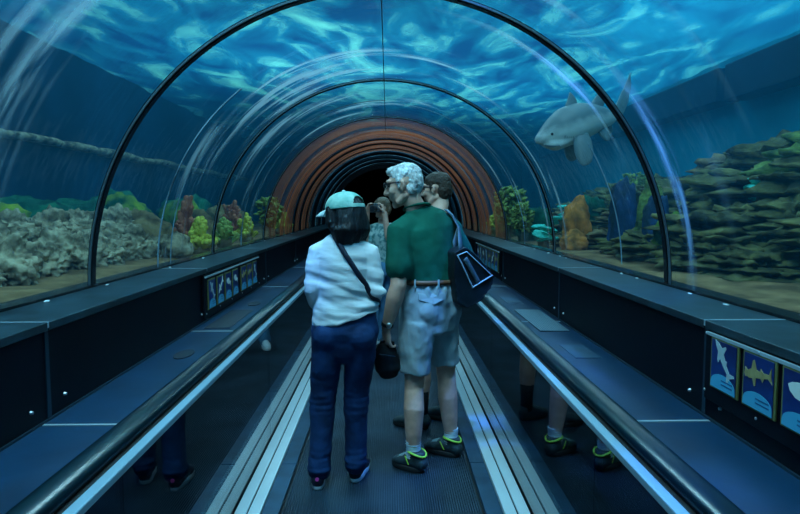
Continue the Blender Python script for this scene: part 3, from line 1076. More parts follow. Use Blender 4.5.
plate_coral((1.95, 7.55, SZ), .13, 'turquoise plate coral low beside the thin arch rib', 1)
plate_coral((2.05, 8.15, SZ + .02), .12, 'turquoise plate coral behind the low one, nearer the bushy weeds', 2)
plate_coral((2.25, 7.85, SZ + .26), .14, 'turquoise plate coral perched highest beside the orange rock', 3)
plate_coral((2.98, 4.88, 1.50), .085, 'turquoise plates standing in for a reflected light up on the dark layered reef', 4)  # made-up plates in place of a spot of reflected light
weed_tree((1.95, 9.75, SZ), .80, .25, 'tall bushy olive weed behind the thin arch rib, taller of the pair', 11, n=230)
weed_tree((1.98, 9.0, SZ), .55, .16, 'shorter bushy olive weed beside the taller one', 12)
coral_bush('branching_coral', (1.95, 10.9, SZ), .26, .42, M['yellow'], 'yellow coral bush by the rust-red bands on the bright side', 'coral', 30, 13)
weed_tree((3.35, 8.35, SZ + .55), .40, .2, 'small olive weed growing on top of the dark reef', 14)

# ------------------------------------------------------------------ shark
def shark():
    K, O = 1.43, V((1.66, 6.72, 2.245))

    def tf(me):
        Mx = Matrix.Translation(O) @ Matrix.Rotation(math.radians(5), 4, V((.55, -.83, 0))) @ Matrix.Scale(K, 4) @ Matrix.Translation(-O)
        me.transform(Mx)
        me.update()
    root = thing('shark', 'grey shark with pale belly swimming outside the acrylic, tail raised behind the black rib', 'shark', (1.95, 6.9, 2.35))
    # spine points from snout to tail root (world), radii (sideways, up)
    f = [(1.66, 6.72, 2.245), (1.72, 6.76, 2.265), (1.80, 6.80, 2.295), (1.90, 6.86, 2.33), (2.02, 6.94, 2.365), (2.14, 7.02, 2.385),
         (2.26, 7.12, 2.395), (2.36, 7.22, 2.40), (2.44, 7.32, 2.415)]
    r = [(.045, .040), (.085, .075), (.125, .115), (.150, .150), (.150, .150), (.125, .125), (.095, .095), (.062, .065), (.036, .042)]
    bm = bmesh.new()
    tube(bm, f, r, side=(0, 1, 0), n=24)
    # underslung jaw
    tube(bm, [(1.715, 6.74, 2.205), (1.79, 6.78, 2.195), (1.90, 6.84, 2.24)], [(.06, .028), (.085, .045), (.10, .06)], side=(0, 1, 0), n=16)
    me = fuse(bm, .012, 5)
    at = me.attributes.new('belly', 'FLOAT', 'POINT')
    vals = []
    for v in me.vertices:
        t = (v.co.x - 1.66) / .78
        zc = 2.245 + .17 * min(1, max(0, t)) ** .7
        vals.append(max(0, min(1, .50 - (v.co.z - zc) / .13)))
    at.data.foreach_set('value', vals)
    link('body', me, M['shark'], root)

    def fin(name, base, tip_pts, th=.012, m='shark'):
        """a tapering blade: outline points (world), thick at the root"""
        bm = bmesh.new()
        pts = [V(p) for p in base] + [V(p) for p in tip_pts]
        nrm = (pts[1] - pts[0]).cross(pts[2] - pts[0]).normalized()
        c = sum(pts, V()) / len(pts)
        nb = len(base)
        A, B = [], []
        for i, p in enumerate(pts):
            h = th if i < nb else th * .25
            A.append(bm.verts.new(p + nrm * h))
            B.append(bm.verts.new(p - nrm * h))
        bm.faces.new(A)
        bm.faces.new(B[::-1])
        for i in range(len(pts)):
            j = (i + 1) % len(pts)
            bm.faces.new((A[i], B[i], B[j], A[j]))
        for _k in range(2):
            bmesh.ops.triangulate(bm, faces=[f_ for f_ in bm.faces if len(f_.verts) > 4])
            bmesh.ops.subdivide_edges(bm, edges=bm.edges[:], cuts=1, use_grid_fill=True, smooth=.25)
        for _k in range(4):
            bmesh.ops.smooth_vert(bm, verts=bm.verts[:], factor=.4, use_axis_x=True, use_axis_y=True, use_axis_z=True)
        return from_bm(name, bm, M[m], root, True)
    fin('dorsal_fin', [(1.90, 6.88, 2.45), (2.02, 6.95, 2.49)], [(2.01, 6.96, 2.55), (1.965, 6.94, 2.60), (1.955, 6.93, 2.59), (1.935, 6.91, 2.54)])
    fin('dorsal_fin', [(2.15, 7.03, 2.49), (2.28, 7.13, 2.47)], [(2.30, 7.15, 2.53), (2.285, 7.14, 2.60), (2.26, 7.12, 2.61), (2.21, 7.08, 2.56)])
    fin('pectoral_fin', [(1.93, 6.76, 2.26), (2.06, 6.84, 2.27)], [(2.06, 6.72, 2.12), (2.02, 6.66, 2.04), (1.95, 6.65, 2.02), (1.91, 6.70, 2.12)], .016)
    fin('pectoral_fin', [(1.93, 6.98, 2.26), (2.06, 7.06, 2.27)], [(2.12, 7.22, 2.12), (2.06, 7.26, 2.06), (1.98, 7.18, 2.10)], .014)
    fin('pelvic_fin', [(2.18, 6.99, 2.30), (2.29, 7.08, 2.32)], [(2.30, 7.02, 2.22), (2.25, 6.97, 2.20)], .010)
    fin('anal_fin', [(2.31, 7.16, 2.335), (2.38, 7.23, 2.36)], [(2.40, 7.24, 2.28), (2.36, 7.21, 2.27)], .008)
    bm = bmesh.new()
    # tail: long upper lobe, short lower lobe
    tube(bm, [(2.42, 7.30, 2.41), (2.52, 7.40, 2.47), (2.60, 7.48, 2.58), (2.66, 7.54, 2.70), (2.69, 7.57, 2.80)],
         [(.020, .048), (.012, .072), (.009, .070), (.006, .042), (.003, .008)], side=(.6, -.8, 0), n=14)
    tube(bm, [(2.47, 7.35, 2.43), (2.54, 7.42, 2.36), (2.57, 7.45, 2.29)], [(.012, .045), (.008, .04), (.003, .010)], side=(.6, -.8, 0), n=12)
    link('tail_fin', fuse(bm, .007, 2), M['finedge'], root)
    bm = bmesh.new()
    ell(bm, (1.745, 6.685, 2.275), (.010, .008, .010), u=10, v=8)
    from_bm('eye', bm, M['eye'], root, True)
    bm = bmesh.new()
    tube(bm, [(1.695, 6.70, 2.198), (1.74, 6.695, 2.186), (1.80, 6.705, 2.186)], [.006, .007, .005], n=8)
    from_bm('mouth', bm, M['finedge'], root, True)
    bm = bmesh.new()
    for k in range(5):
        x = 1.845 + k * .018
        tube(bm, [(x, 6.705 + k * .008, 2.27 - .03), (x + .006, 6.70 + k * .008, 2.32 - .01)], [.0035, .0035], n=6)
    from_bm('gill_grooves', bm, M['finedge'], root, True)

    for c in root.children:
        tf(c.data)
        c.location = -V(root.location)


shark()


# ------------------------------------------------------------------ people
def basis(fwd):
    f = V(fwd).normalized()
    r = f.cross(V((0, 0, 1))).normalized()
    u = r.cross(f)
    return r, f, u


def loc3(c, R, p):
    return V(c) + R[0] * p[0] + R[1] * p[1] + R[2] * p[2]


def rotm(R):
    return Matrix((R[0], R[1], R[2])).transposed()


def head_shapes(bm, c, R, neck_to, k=1.0, beard=0.0):
    def e(p, r, u=20, v=14):
        ell(bm, loc3(c, R, [q * k for q in p]), [q * k for q in r], rotm(R), u, v)

    def t(ps, rs, side=None, n=12):
        tube(bm, [loc3(c, R, [q * k for q in p]) for p in ps], [q * k for q in rs], side or R[0], n)
    e((0, -.014, .036), (.074, .094, .084))
    e((0, .034, -.020), (.060, .056, .084))
    t([(.055, -.01, -.055), (.040, .035, -.088), (0, .066, -.098), (-.040, .035, -.088), (-.055, -.01, -.055)], [.020, .020, .022, .020, .020])
    t([(0, .082, .026), (0, .098, -.004), (0, .110, -.028)], [.010, .012, .014])
    e((.012, .100, -.032), (.009, .010, .008), 10, 8)
    e((-.012, .100, -.032), (.009, .010, .008), 10, 8)
    t([(-.046, .070, .034), (-.02, .086, .036), (.02, .086, .036), (.046, .070, .034)], [.010, .012, .012, .010])
    t([(-.022, .080, -.052), (0, .090, -.050), (.022, .080, -.052)], [.005, .008, .005])
    t([(-.020, .079, -.064), (0, .088, -.065), (.020, .079, -.064)], [.005, .008, .005])
    for s in (-1, 1):
        e((s * .044, .058, -.022), (.022, .026, .022), 12, 8)
        t([(s * .077, -.002, .024), (s * .088, -.016, .018), (s * .088, -.018, -.006), (s * .078, -.006, -.030)], [.007, .009, .009, .007], n=8)
        t([(s * .077, -.002, .024), (s * .079, .004, -.004), (s * .078, -.006, -.030)], [.006, .006, .007], n=8)
    tube(bm, [loc3(c, R, (0, -.030 * k, -.04 * k)), loc3(c, R, (0, -.036 * k, -.085 * k)), V(neck_to)], [.056 * k, .054 * k, .064 * k], R[0], 16)


def eyes(c, R, parent, k=1.0):
    for s in (-1, 1):
        bm = bmesh.new()
        ell(bm, loc3(c, R, (s * .031 * k, .079 * k, .012 * k)), (.012, .011, .009), rotm(R), 12, 8)
        from_bm('eye', bm, M['eye'], parent, True)


def hand_shapes(bm, wrist, d, pn, thumb, curl=0.5, k=1.0):
    """palm, four bent fingers of unequal length and a thumb. d: wrist to knuckles; pn: the way the palm faces; thumb: side of the thumb (+1/-1)"""
    d = V(d).normalized()
    pn = V(pn)
    pn = (pn - d * pn.dot(d)).normalized()
    sd = d.cross(pn) * thumb
    W = V(wrist)
    L = .088 * k
    tube(bm, [W - d * .02, W + d * .02, W + d * L * .6, W + d * L], [(.026 * k, .018 * k), (.032 * k, .017 * k), (.040 * k, .016 * k), (.038 * k, .013 * k)], sd, 14)
    for off, ln in ((.030, .070), (.0105, .080), (-.0095, .074), (-.0285, .058)):
        p = W + d * (L * .92) + sd * off * k
        pts = [p - d * .015]
        ang = curl * .35
        q = p
        pts.append(q)
        for f in (.46, .31, .23):
            dd = d * math.cos(ang) + pn * math.sin(ang)
            q = q + dd * ln * f * k
            pts.append(q)
            ang += curl * .75
        tube(bm, pts, [.0092 * k, .0092 * k, .0085 * k, .0078 * k, .0066 * k], sd, 9)
    p = W + d * .022 * k + sd * .024 * k
    pts = [p, p + (d * .55 + sd * .75 + pn * .25).normalized() * .040 * k]
    pts.append(pts[-1] + (d * .80 + sd * .35 + pn * .45).normalized() * .030 * k)
    pts.append(pts[-1] + (d * .85 + sd * .05 + pn * .55).normalized() * .024 * k)
    tube(bm, pts, [.014 * k, .0115 * k, .0098 * k, .0078 * k], pn, 9)


def shoe(name, heel, toe, parent, mats, h=.085, w=.044, collar=None, logo=None, toegrey=None):
    """a trainer: upper, sole and collar; heel and toe are points on the ground"""
    H, T = V(heel), V(toe)
    d = (T - H)
    L = d.length
    d.normalize()
    s = d.cross(V((0, 0, 1))).normalized()
    up = V((0, 0, 1))
    bm = bmesh.new()
    tube(bm, [H + d * L * a + up * z for a, z in ((.07, .050), (.22, .058), (.45, .055), (.68, .045), (.88, .036))],
         [(w * .82, .046), (w * .88, .050), (w * .86, .044), (w * 1.06, .034), (w * .86, .026)], s, 18)
    tube(bm, [H + d * L * .17 + up * .05, H + d * L * .19 + up * h, H + d * L * .19 + up * (h + .018)], [(w * .85, .055), (w * .84, .052), (w * .84, .050)], s, 18, False)
    up_ = link(name, fuse(bm, .007, 3), mats[0], parent)
    bm = bmesh.new()
    rows = []
    n = 28
    for zz, sc in ((0.0, .97), (.006, 1.0), (.024, 1.02), (.030, .96)):
        row = []
        for k in range(n):
            a = 2 * PI * k / n
            ca, sa = math.cos(a), math.sin(a)
            x = L * (.5 - .53 * ca)
            ww = w * (1.02 if ca < 0 else .92) * (1 - .12 * max(0, 1 - abs(ca) * 2))
            row.append(bm.verts.new(H + d * ((x - L / 2) * sc + L / 2) + s * (math.copysign(abs(sa) ** .72, sa) * ww * sc) + up * (zz + (.012 * max(0, -ca) ** 3 if zz > 0.01 else 0.004 * max(0, -ca) ** 4))))
        rows.append(row)
    for a, b in zip(rows, rows[1:]):
        for i in range(n):
            j = (i + 1) % n
            bm.faces.new((a[i], a[j], b[j], b[i]))
    bm.faces.new(rows[0][::-1])
    bm.faces.new(rows[-1])
    from_bm('sole', bm, mats[1], up_, True)
    if collar:
        bm = bmesh.new()
        pts = []
        for k in range(17):
            a = 2 * PI * k / 16
            pts.append(H + d * (L * .19 + .054 * math.cos(a)) + s * (w * .90 * math.sin(a)) + up * (h + .014 - .012 * math.cos(a) ** 2 + .008 * math.cos(a)))
        tube(bm, pts, [.0065] * 17, up, 8, False)
        from_bm('shoe_collar', bm, collar, up_, True)
        bm = bmesh.new()
        for q in (-1, 1):
            tube(bm, [H + d * L * .34 + s * q * w * .86 + up * .045, H + d * L * .46 + s * q * w * .80 + up * .085], [.004, .004], up, 6)
        from_bm('shoe_stripe', bm, collar, up_, True)
    if toegrey:
        bm = bmesh.new()
        tube(bm, [H + d * L * a + up * z for a, z in ((.58, .060), (.72, .050), (.88, .040))], [(w * .80, .030), (w * .90, .026), (w * .80, .020)], s, 14)
        from_bm('toe_mesh', bm, toegrey, up_, True)
    if logo:
        bm = bmesh.new()
        bmesh.ops.create_cone(bm, cap_ends=True, segments=16, radius1=.010, radius2=.010, depth=.004)
        bmesh.ops.transform(bm, matrix=Matrix.Translation(H - d * (.036 - L * .07) + up * .068) @ d.to_track_quat('Z', 'Y').to_matrix().to_4x4(), verts=bm.verts[:])
        from_bm('heel_logo', bm, logo, up_, False)
    return up_


def onto(me_objs, pts, axis, off, dist=1.0):
    """drops points along axis onto the outer side of the given meshes"""
    out = []
    trees = []
    for me in me_objs:
        b = bmesh.new()
        b.from_mesh(me)
        trees.append(BVHTree.FromBMesh(b))
        b.free()
    ax = V(axis).normalized()
    for p in pts:
        best = None
        for t in trees:
            h = t.ray_cast(V(p) - ax * dist, ax)
            if h[0] is not None and (best is None or h[3] < best[1]):
                best = (h[0], h[3], h[1])
        out.append((best[0] + best[2] * off, best[2]) if best else (V(p), -ax))
    return out


def ribbon(bm, pts, nrms, w, th):
    """a flat strap with thickness"""
    rows = []
    for i, (p, n_) in enumerate(zip(pts, nrms)):
        a = pts[max(0, i - 1)]
        b = pts[min(len(pts) - 1, i + 1)]
        t = (b - a).normalized()
        s = t.cross(n_).normalized()
        u = s.cross(t)
        rows.append([bm.verts.new(p + s * w * x + u * th * z) for x, z in ((-1, -1), (1, -1), (1, 1), (-1, 1))])
    for a, b in zip(rows, rows[1:]):
        for i in range(4):
            j = (i + 1) % 4
            bm.faces.new((a[i], a[j], b[j], b[i]))
    bm.faces.new(rows[0][::-1])
    bm.faces.new(rows[-1])


def wob(amp, sx, sy, sz, seed=0.0):
    def f(p, n_):
        return amp * noise.fractal(V((p.x * sx + seed, p.y * sy, p.z * sz)), 1, 2, 3)
    return f


# ---- woman in the mint cap, seen from behind, hands held before her
def woman():
    yb = 3.30
    root = thing('person', 'person in mint cap, pale blue top and navy jeans, standing with her back turned', 'person', (-.21, yb, 0))
    hf = V((-.80, .58, -.10))
    R = basis(hf)
    hc = V((-.205, yb + .005, 1.478))
    bm = bmesh.new()
    head_shapes(bm, hc, R, (-.205, yb, 1.33), .95)
    sx = (1, 0, 0)
    tube(bm, [(-.205, yb, 1.25), (-.205, yb, 1.16), (-.205, yb, 1.02), (-.205, yb + .01, .90)], [(.12, .07), (.13, .085), (.13, .085), (.13, .09)], sx, 20)
    for s, hip, kn, an in ((-1, (-.295, yb + .01, .88), (-.325, yb + .03, .49), (-.345, yb - .01, .07)), (1, (-.118, yb + .01, .88), (-.148, yb + .07, .51), (-.150, yb + .06, .08))):
        tube(bm, [hip, kn, an], [.07, .05, .035], sx, 14)
        tube(bm, [V(an), V(an) + V((s * .02, .12, -.035))], [.033, .026], sx, 12)
    arms = ((-1, (-.346, yb - .005, 1.275), (-.376, yb - .035, 1.09), (-.330, yb + .16, .955)), (1, (-.066, yb - .005, 1.275), (-.028, yb - .035, 1.075), (-.070, yb + .16, .96)))
    for s, sh, el, wr in arms:
        tube(bm, [sh, el, wr], [.038, .034, .024], (0, 1, 0), 12)
        hand_shapes(bm, wr, (-s * .80, .50, .02), (-s * .4, -.2, -.85), s, .9, .9)
    link('body', fuse(bm, .0058, 3), M['skin'], root)
    eyes(hc, R, root, .95)
    # top
    bm = bmesh.new()
    tube(bm, [(-.205, yb - .012, 1.385), (-.205, yb - .010, 1.345), (-.205, yb, 1.27), (-.205, yb, 1.15), (-.203, yb + .005, 1.05), (-.203, yb + .01, .965), (-.203, yb + .012, .925)],
         [(.060, .055), (.108, .080), (.150, .112), (.143, .118), (.152, .120), (.178, .132), (.188, .140)], sx, 36, False)
    for s, sh, el, wr in arms:
        a = V(sh)
        tube(bm, [V((a.x - s * .085, a.y, a.z + .045)), a, a.lerp(V(el), .5), V(el), V(el).lerp(V(wr), .5), V(wr) - (V(wr) - V(el)) * .05],
             [.046, .056, .051, .047, .044, .038], (0, 1, 0), 18)
    top = fuse(bm, .008, 5)

    def folds(p, n_):
        d = wob(.015, 3.0, 3.0, 15, 2.0)(p + V((0, 0, .25 * (p.x + .2))), n_)
        low = max(0, min(1, (1.30 - p.z) / .2))
        return d * (.35 + .65 * low) + .004 * noise.noise(p * 9)
    push(top, folds)
    # hem runs higher on her bag side
    for v in top.vertices:
        if v.co.z < 1.06:
            k = (1.06 - v.co.z) / .135
            v.co.z += k * (.045 * (v.co.x + .205) / .18 + .004 * math.sin(v.co.x * 60))
    link('top', top, M['whiteshirt'], root)
    # jeans
    bm = bmesh.new()
    tube(bm, [(-.203, yb + .012, 1.00), (-.203, yb + .012, .93), (-.203, yb + .005, .86), (-.205, yb + .01, .80)], [(.155, .105), (.172, .122), (.182, .134), (.176, .125)], sx, 32)
    tube(bm, [(-.292, yb + .005, .84), (-.300, yb + .01, .72), (-.318, yb + .025, .56), (-.325, yb + .025, .46), (-.337, yb + .005, .26), (-.345, yb - .008, .14), (-.345, yb - .005, .098)],
         [(.090, .118), (.086, .105), (.075, .085), (.070, .076), (.061, .067), (.060, .066), (.064, .072)], sx, 22)
    tube(bm, [(-.120, yb + .005, .84), (-.122, yb + .02, .72), (-.140, yb + .055, .56), (-.148, yb + .065, .46), (-.152, yb + .065, .26), (-.150, yb + .06, .145), (-.150, yb + .062, .104)],
         [(.090, .118), (.086, .105), (.075, .085), (.069, .076), (.060, .067), (.060, .066), (.064, .072)], sx, 22)
    ell(bm, (-.285, yb - .055, .84), (.085, .075, .085), None)
    ell(bm, (-.125, yb - .055, .84), (.085, .075, .085), None)
    me = fuse(bm, .0075, 4)

    def jf(p, n_):
        d = .006 * noise.fractal(V((p.x * 6, p.y * 6, p.z * 11)), 1, 2, 3)
        for zc, am in ((.12, .010), (.47, .006)):
            d += am * math.exp(-((p.z - zc) / .07) ** 2) * noise.noise(V((p.x * 9, p.y * 9, p.z * 42)))
        return d
    push(me, jf)
    jo = link('jeans', me, M['jeans'], root)
    # hair: a bob under the cap
    bm = bmesh.new()
    Rn = rotm(R)
    ell(bm, loc3(hc, R, (0, -.022, .025)), (.088, .100, .092), Rn)
    tube(bm, [loc3(hc, R, (0, -.035, .02)), loc3(hc, R, (0, -.042, -.05)), loc3(hc, R, (0, -.040, -.074)), loc3(hc, R, (0, -.034, -.094))], [(.092, .088), (.106, .090), (.124, .094), (.120, .084)], R[0], 26)
    for s in (-1, 1):
        tube(bm, [loc3(hc, R, (s * .078, .022, .03)), loc3(hc, R, (s * .088, .016, -.04)), loc3(hc, R, (s * .080, .004, -.095))], [.026, .030, .020], R[1], 12)
    me = fuse(bm, .007, 3)
    push(me, lambda p, n_: .006 * noise.fractal(V((p.x * 34, p.y * 34, p.z * 5)), 1, 2, 3))
    link('hair', me, M['blackhair'], root)
    # cap: crown with an open half-moon at the back, strap, brim, button
    bm = bmesh.new()
    rows = []
    n, m_ = 112, 28
    rx, ry, rz = .098, .112, .092
    base = hc + R[2] * .040

    def cp(a, b, g=0.0):
        cb = math.cos(b) ** .85
        return base + R[0] * ((rx + g) * math.cos(a) * cb) + R[1] * ((ry + g) * math.sin(a) * cb - .014) + R[2] * ((rz + g) * math.sin(b) - .010)
    outer, inner = [], []
    for j in range(m_ + 1):
        b = PI / 2 * .985 * j / m_
        outer.append([bm.verts.new(cp(2 * PI * i / n, b)) for i in range(n)])
        inner.append([bm.verts.new(cp(2 * PI * i / n, b, -.005)) for i in range(n)])

    def hole(i, j):
        a = 2 * PI * (i + .5) / n
        da = (a - 1.5 * PI) / .50
        bb = (j + .5) / m_
        return .14 < bb and da * da + ((bb - .12) / .36) ** 2 < 1.0
    for j in range(m_):
        for i in range(n):
            k = (i + 1) % n
            if hole(i, j):
                continue
            bm.faces.new((outer[j][i], outer[j][k], outer[j + 1][k], outer[j + 1][i]))
            bm.faces.new((inner[j][i], inner[j + 1][i], inner[j + 1][k], inner[j][k]))
    bm.faces.new(outer[-1])
    for i in range(n):
        k = (i + 1) % n
        bm.faces.new((outer[0][i], inner[0][i], inner[0][k], outer[0][k]))
    cap = from_bm('cap', bm, M['cap'], root, True)
    bm = bmesh.new()
    rows = []
    for i in range(21):
        t = -1 + 2 * i / 20
        a = PI / 2 + t * .95
        e0 = base + R[0] * (rx * math.cos(a)) + R[1] * (ry * math.sin(a) - .016) + R[2] * (-.006)
        ln = .078 * math.sqrt(max(0, 1 - t * t * .96)) + .004
        e1 = e0 + R[1] * ln + R[2] * (-.020 * (ln / .07) - .020 * t * t)
        em = e0.lerp(e1, .5) + R[2] * .006
        rows.append([bm.verts.new(q) for q in (e0, em, e1, e1 - R[2] * .005, em - R[2] * .006, e0 - R[2] * .006)])
    for a, b in zip(rows, rows[1:]):
        for i in range(6):
            j = (i + 1) % 6
            bm.faces.new((a[i], a[j], b[j], b[i]))
    bm.faces.new(rows[0][::-1])
    bm.faces.new(rows[-1])
    from_bm('brim', bm, M['capbrim'], cap, True)
    bm = bmesh.new()
    ell(bm, base + R[2] * (rz - .008) - R[1] * .014, (.010, .010, .006), rotm(R), 12, 8)
    from_bm('cap_button', bm, M['capbrim'], cap, True)
    bm = bmesh.new()
    ell(bm, loc3(base, R, (.050, .045, .058)), (.014, .012, .012), rotm(R), 12, 8)
    from_bm('cap_emblem', bm, M['capbrim'], cap, True)
    # shoes
    for hl, te in (((-.352, yb - .055, 0), (-.362, yb + .19, 0)), ((-.160, yb + .035, 0), (-.105, yb + .275, 0))):
        shoe('shoe', hl, te, root, (M['navyshoe'], M['sole']), .075, .044, None, M['pink'])
    # bag across her back: strap and a pouch at the far hip
    bag = thing('crossbody_bag', 'black crossbody bag whose strap crosses the pale blue top', 'bag', (-.02, yb + .12, .98))
    P = [V((-.262, yb, 1.395)).lerp(V((-.030, yb, 1.02)), t / 12) for t in range(13)]
    hit = onto([top], [p for p in P[1:]], (0, 1, 0), .005)
    pts = [h[0] for h in hit]
    nr = [V((0, -1, .15)).normalized() for h in hit]
    front = [V((-.012, yb + .02, .995)), V((-.020, yb + .09, .985)), V((-.045, yb + .15, .965))]
    pre = [V((-.245, yb - .03, 1.392))]
    bm = bmesh.new()
    ribbon(bm, pre + pts + front, [V((-.3, -.5, 1)).normalized()] + nr + [V((1, -.4, 0)), V((1, 0, 0)), V((1, .6, 0))], .0135, .0025)
    from_bm('strap', bm, M['strapnavy'], bag, True)
    bm = bmesh.new()
    tube(bm, [(-.065, yb + .15, .90), (-.065, yb + .23, .90)], [(.028, .075), (.028, .075)], (1, 0, 0), 14)
    from_bm('pouch', bm, M['blackcloth'], bag, True)


woman()


# ---- tall man in the green polo, head turned in profile
def man():
    root = thing('person', 'person with white hair in green polo and pale shorts, looking sideways, holding a black bag', 'person', (.25, 3.6, 0))
    bf = V((-.56, .83, 0))
    B = basis(bf)
    side = B[0]
    hf = V((-.955, .22, -.14))
    R = basis(hf)
    hc = V((.122, 3.60, 1.640))
    bm = bmesh.new()
    head_shapes(bm, hc, R, (.215, 3.62, 1.46), 1.02)
    tube(bm, [(.238, 3.62, 1.36), (.25, 3.62, 1.28), (.275, 3.62, 1.12), (.275, 3.62, .98)], [(.15, .08), (.16, .10), (.13, .10), (.14, .10)], side, 20)
    Ls, Le, Lw = V((.098, 3.52, 1.375)), V((.088, 3.46, 1.085)), V((.020, 3.50, .835))
    tube(bm, [Ls, Ls.lerp(Le, .6), Le, Le.lerp(Lw, .3), Le.lerp(Lw, .7), Lw], [.052, .050, .046, .050, .038, .029], side, 18)
    hand_shapes(bm, Lw, (.05, .02, -1), (.75, .45, 0), -1, 1.15, 1.0)
    Rs, Re, Rw = V((.410, 3.74, 1.385)), V((.500, 3.76, 1.205)), V((.375, 4.00, 1.235))
    tube(bm, [Rs, Re, Re.lerp(Rw, .35), Rw], [.050, .043, .044, .029], (0, 0, 1), 18)
    hand_shapes(bm, Rw, (-.6, .6, .35), (-.5, -.5, .2), 1, 1.0, 1.0)
    legs = (((.195, 3.56, .92), (.180, 3.545, .47), (.178, 3.505, .36), (.176, 3.50, .22), (.175, 3.505, .11)),
            ((.345, 3.69, .92), (.385, 3.71, .48), (.392, 3.700, .37), (.405, 3.705, .23), (.415, 3.712, .11)))
    for L in legs:
        tube(bm, L, [.078, .056, .060, .049, .036], side, 18)
        tube(bm, [V(L[1]) - bf * .02, V(L[2]) - bf * .014, V(L[3])], [.042, .047, .036], side, 14)
    for a, t in ((legs[0][4], (.135, 3.538, .04)), (legs[1][4], (.36, 3.748, .04))):
        tube(bm, [V(a), V((a[0], a[1], .055)), V(t)], [.036, .038, .028], (0, 0, 1), 14)
    link('body', fuse(bm, .0058, 3), M['skin'], root)
    eyes(hc, R, root, 1.02)
    # white hair, short and full, with sideburn
    bm = bmesh.new()
    Rm = rotm(R)
    ell(bm, loc3(hc, R, (0, -.018, .066)), (.080, .096, .066), Rm)
    ell(bm, loc3(hc, R, (0, -.062, .020)), (.074, .056, .080), Rm)
    ell(bm, loc3(hc, R, (0, .055, .090)), (.056, .036, .030), Rm)
    for s in (-1, 1):
        tube(bm, [loc3(hc, R, (s * .070, .012, .06)), loc3(hc, R, (s * .074, .012, .020)), loc3(hc, R, (s * .071, .016, -.012))], [.017, .013, .008], R[1], 10)
        ell(bm, loc3(hc, R, (s * .058, -.052, -.022)), (.020, .030, .035), Rm)
    me = fuse(bm, .0062, 2)
    push(me, lambda p, n_: .004 * noise.fractal(V((p.x * 40 + p.z * 30, p.y * 44, p.z * 50)), .9, 2, 3))
    link('hair', me, M['whitehair'], root)
    # spectacles
    bm = bmesh.new()
    for s in (-1, 1):
        pts = []
        for k in range(15):
            a = 2 * PI * k / 14
            pts.append(loc3(hc, R, (s * (.034 + .024 * math.cos(a)), .104 - .012 * abs(math.cos(a)) * (1 if s * math.cos(a) > 0 else 0), .014 + .018 * math.sin(a))))
        tube(bm, pts, [.0028] * 15, R[2], 6, False)
        tube(bm, [loc3(hc, R, (s * .058, .094, .020)), loc3(hc, R, (s * .082, .05, .022)), loc3(hc, R, (s * .086, -.005, .020)), loc3(hc, R, (s * .082, -.02, .008))], [.0032, .0032, .0030, .0025], R[2], 6)
    tube(bm, [loc3(hc, R, (-.012, .106, .018)), loc3(hc, R, (.012, .106, .018))], [.0028, .0028], R[2], 6)
    from_bm('spectacles', bm, M['frameblack'], root, True)
    # polo
    bm = bmesh.new()
    tube(bm, [(.196, 3.605, 1.520), (.206, 3.61, 1.487), (.228, 3.62, 1.445), (.242, 3.62, 1.395), (.252, 3.62, 1.30), (.268, 3.62, 1.20), (.282, 3.62, 1.12), (.284, 3.62, 1.085)],
         [(.070, .066), (.100, .078), (.165, .100), (.197, .120), (.197, .130), (.182, .134), (.176, .136), (.178, .138)], side, 36, False)
    tube(bm, [(.16, 3.57, 1.415), Ls, Ls.lerp(Le, .35), Ls.lerp(Le, .66)], [.072, .076, .076, .082], side, 22)
    tube(bm, [(.36, 3.69, 1.415), Rs, Rs.lerp(Re, .5), Rs.lerp(Re, .92)], [.070, .070, .062, .060], (0, 0, 1), 22)
    polo = fuse(bm, .0085, 5)

    def pf(p, n_):
        d = .007 * noise.fractal(V((p.x * 7 + p.z * 5, p.y * 7, p.z * 6 - p.x * 4)), 1, 2, 3)
        low = math.exp(-((p.z - 1.11) / .06) ** 2)
        return d + low * .010 * (noise.noise(V((p.x * 22, p.y * 22, p.z * 9))) + .15)
    push(polo, pf)
    link('polo_shirt', polo, M['green'], root)
    bm = bmesh.new()
    pts = []
    for k in range(21):
        a = 2 * PI * k / 20
        pts.append(V((.196, 3.605, 1.520)) + side * (.066 * math.cos(a)) + bf * (.062 * math.sin(a)) + V((-.012 * math.sin(a) - 0.006 * math.cos(a), 0, -.020 * math.sin(a))))
    tube(bm, pts, [(.008, .016)] * 21, (0, 0, 1), 8, False)
    from_bm('collar', bm, M['green'], root, True)
    # shorts
    bm = bmesh.new()
    tube(bm, [(.284, 3.62, 1.105), (.283, 3.62, 1.06), (.278, 3.62, .98), (.275, 3.62, .88), (.272, 3.62, .80)], [(.170, .130), (.178, .138), (.192, .152), (.194, .150), (.180, .135)], side, 34, False)
    tube(bm, [(.205, 3.56, .86), (.192, 3.555, .74), (.182, 3.552, .62), (.178, 3.550, .560)], [(.102, .120), (.094, .110), (.088, .100), (.088, .098)], side, 24, False)
    tube(bm, [(.335, 3.67, .86), (.355, 3.69, .74), (.370, 3.70, .63), (.374, 3.705, .580)], [(.102, .120), (.094, .110), (.088, .102), (.088, .100)], side, 24, False)
    ell(bm, V((.275, 3.62, .93)) - bf * .075 - side * .07, (.085, .085, .10), None)
    ell(bm, V((.275, 3.62, .93)) - bf * .075 + side * .07, (.085, .085, .10), None)
    sh = fuse(bm, .0085, 4)

    def sf(p, n_):
        d = .013 * noise.fractal(V((p.x * 11, p.y * 11, p.z * 6)), 1, 2, 3)
        top_ = math.exp(-((p.z - 1.06) / .05) ** 2)
        return d + top_ * .006 * math.sin((p.x * .8 + p.y * .6) * 130)
    push(sh, sf)
    so = link('shorts', sh, M['khaki'], root)
    # back pocket flap on the near side
    cpk = V((.275, 3.62, 0)) - side * .085
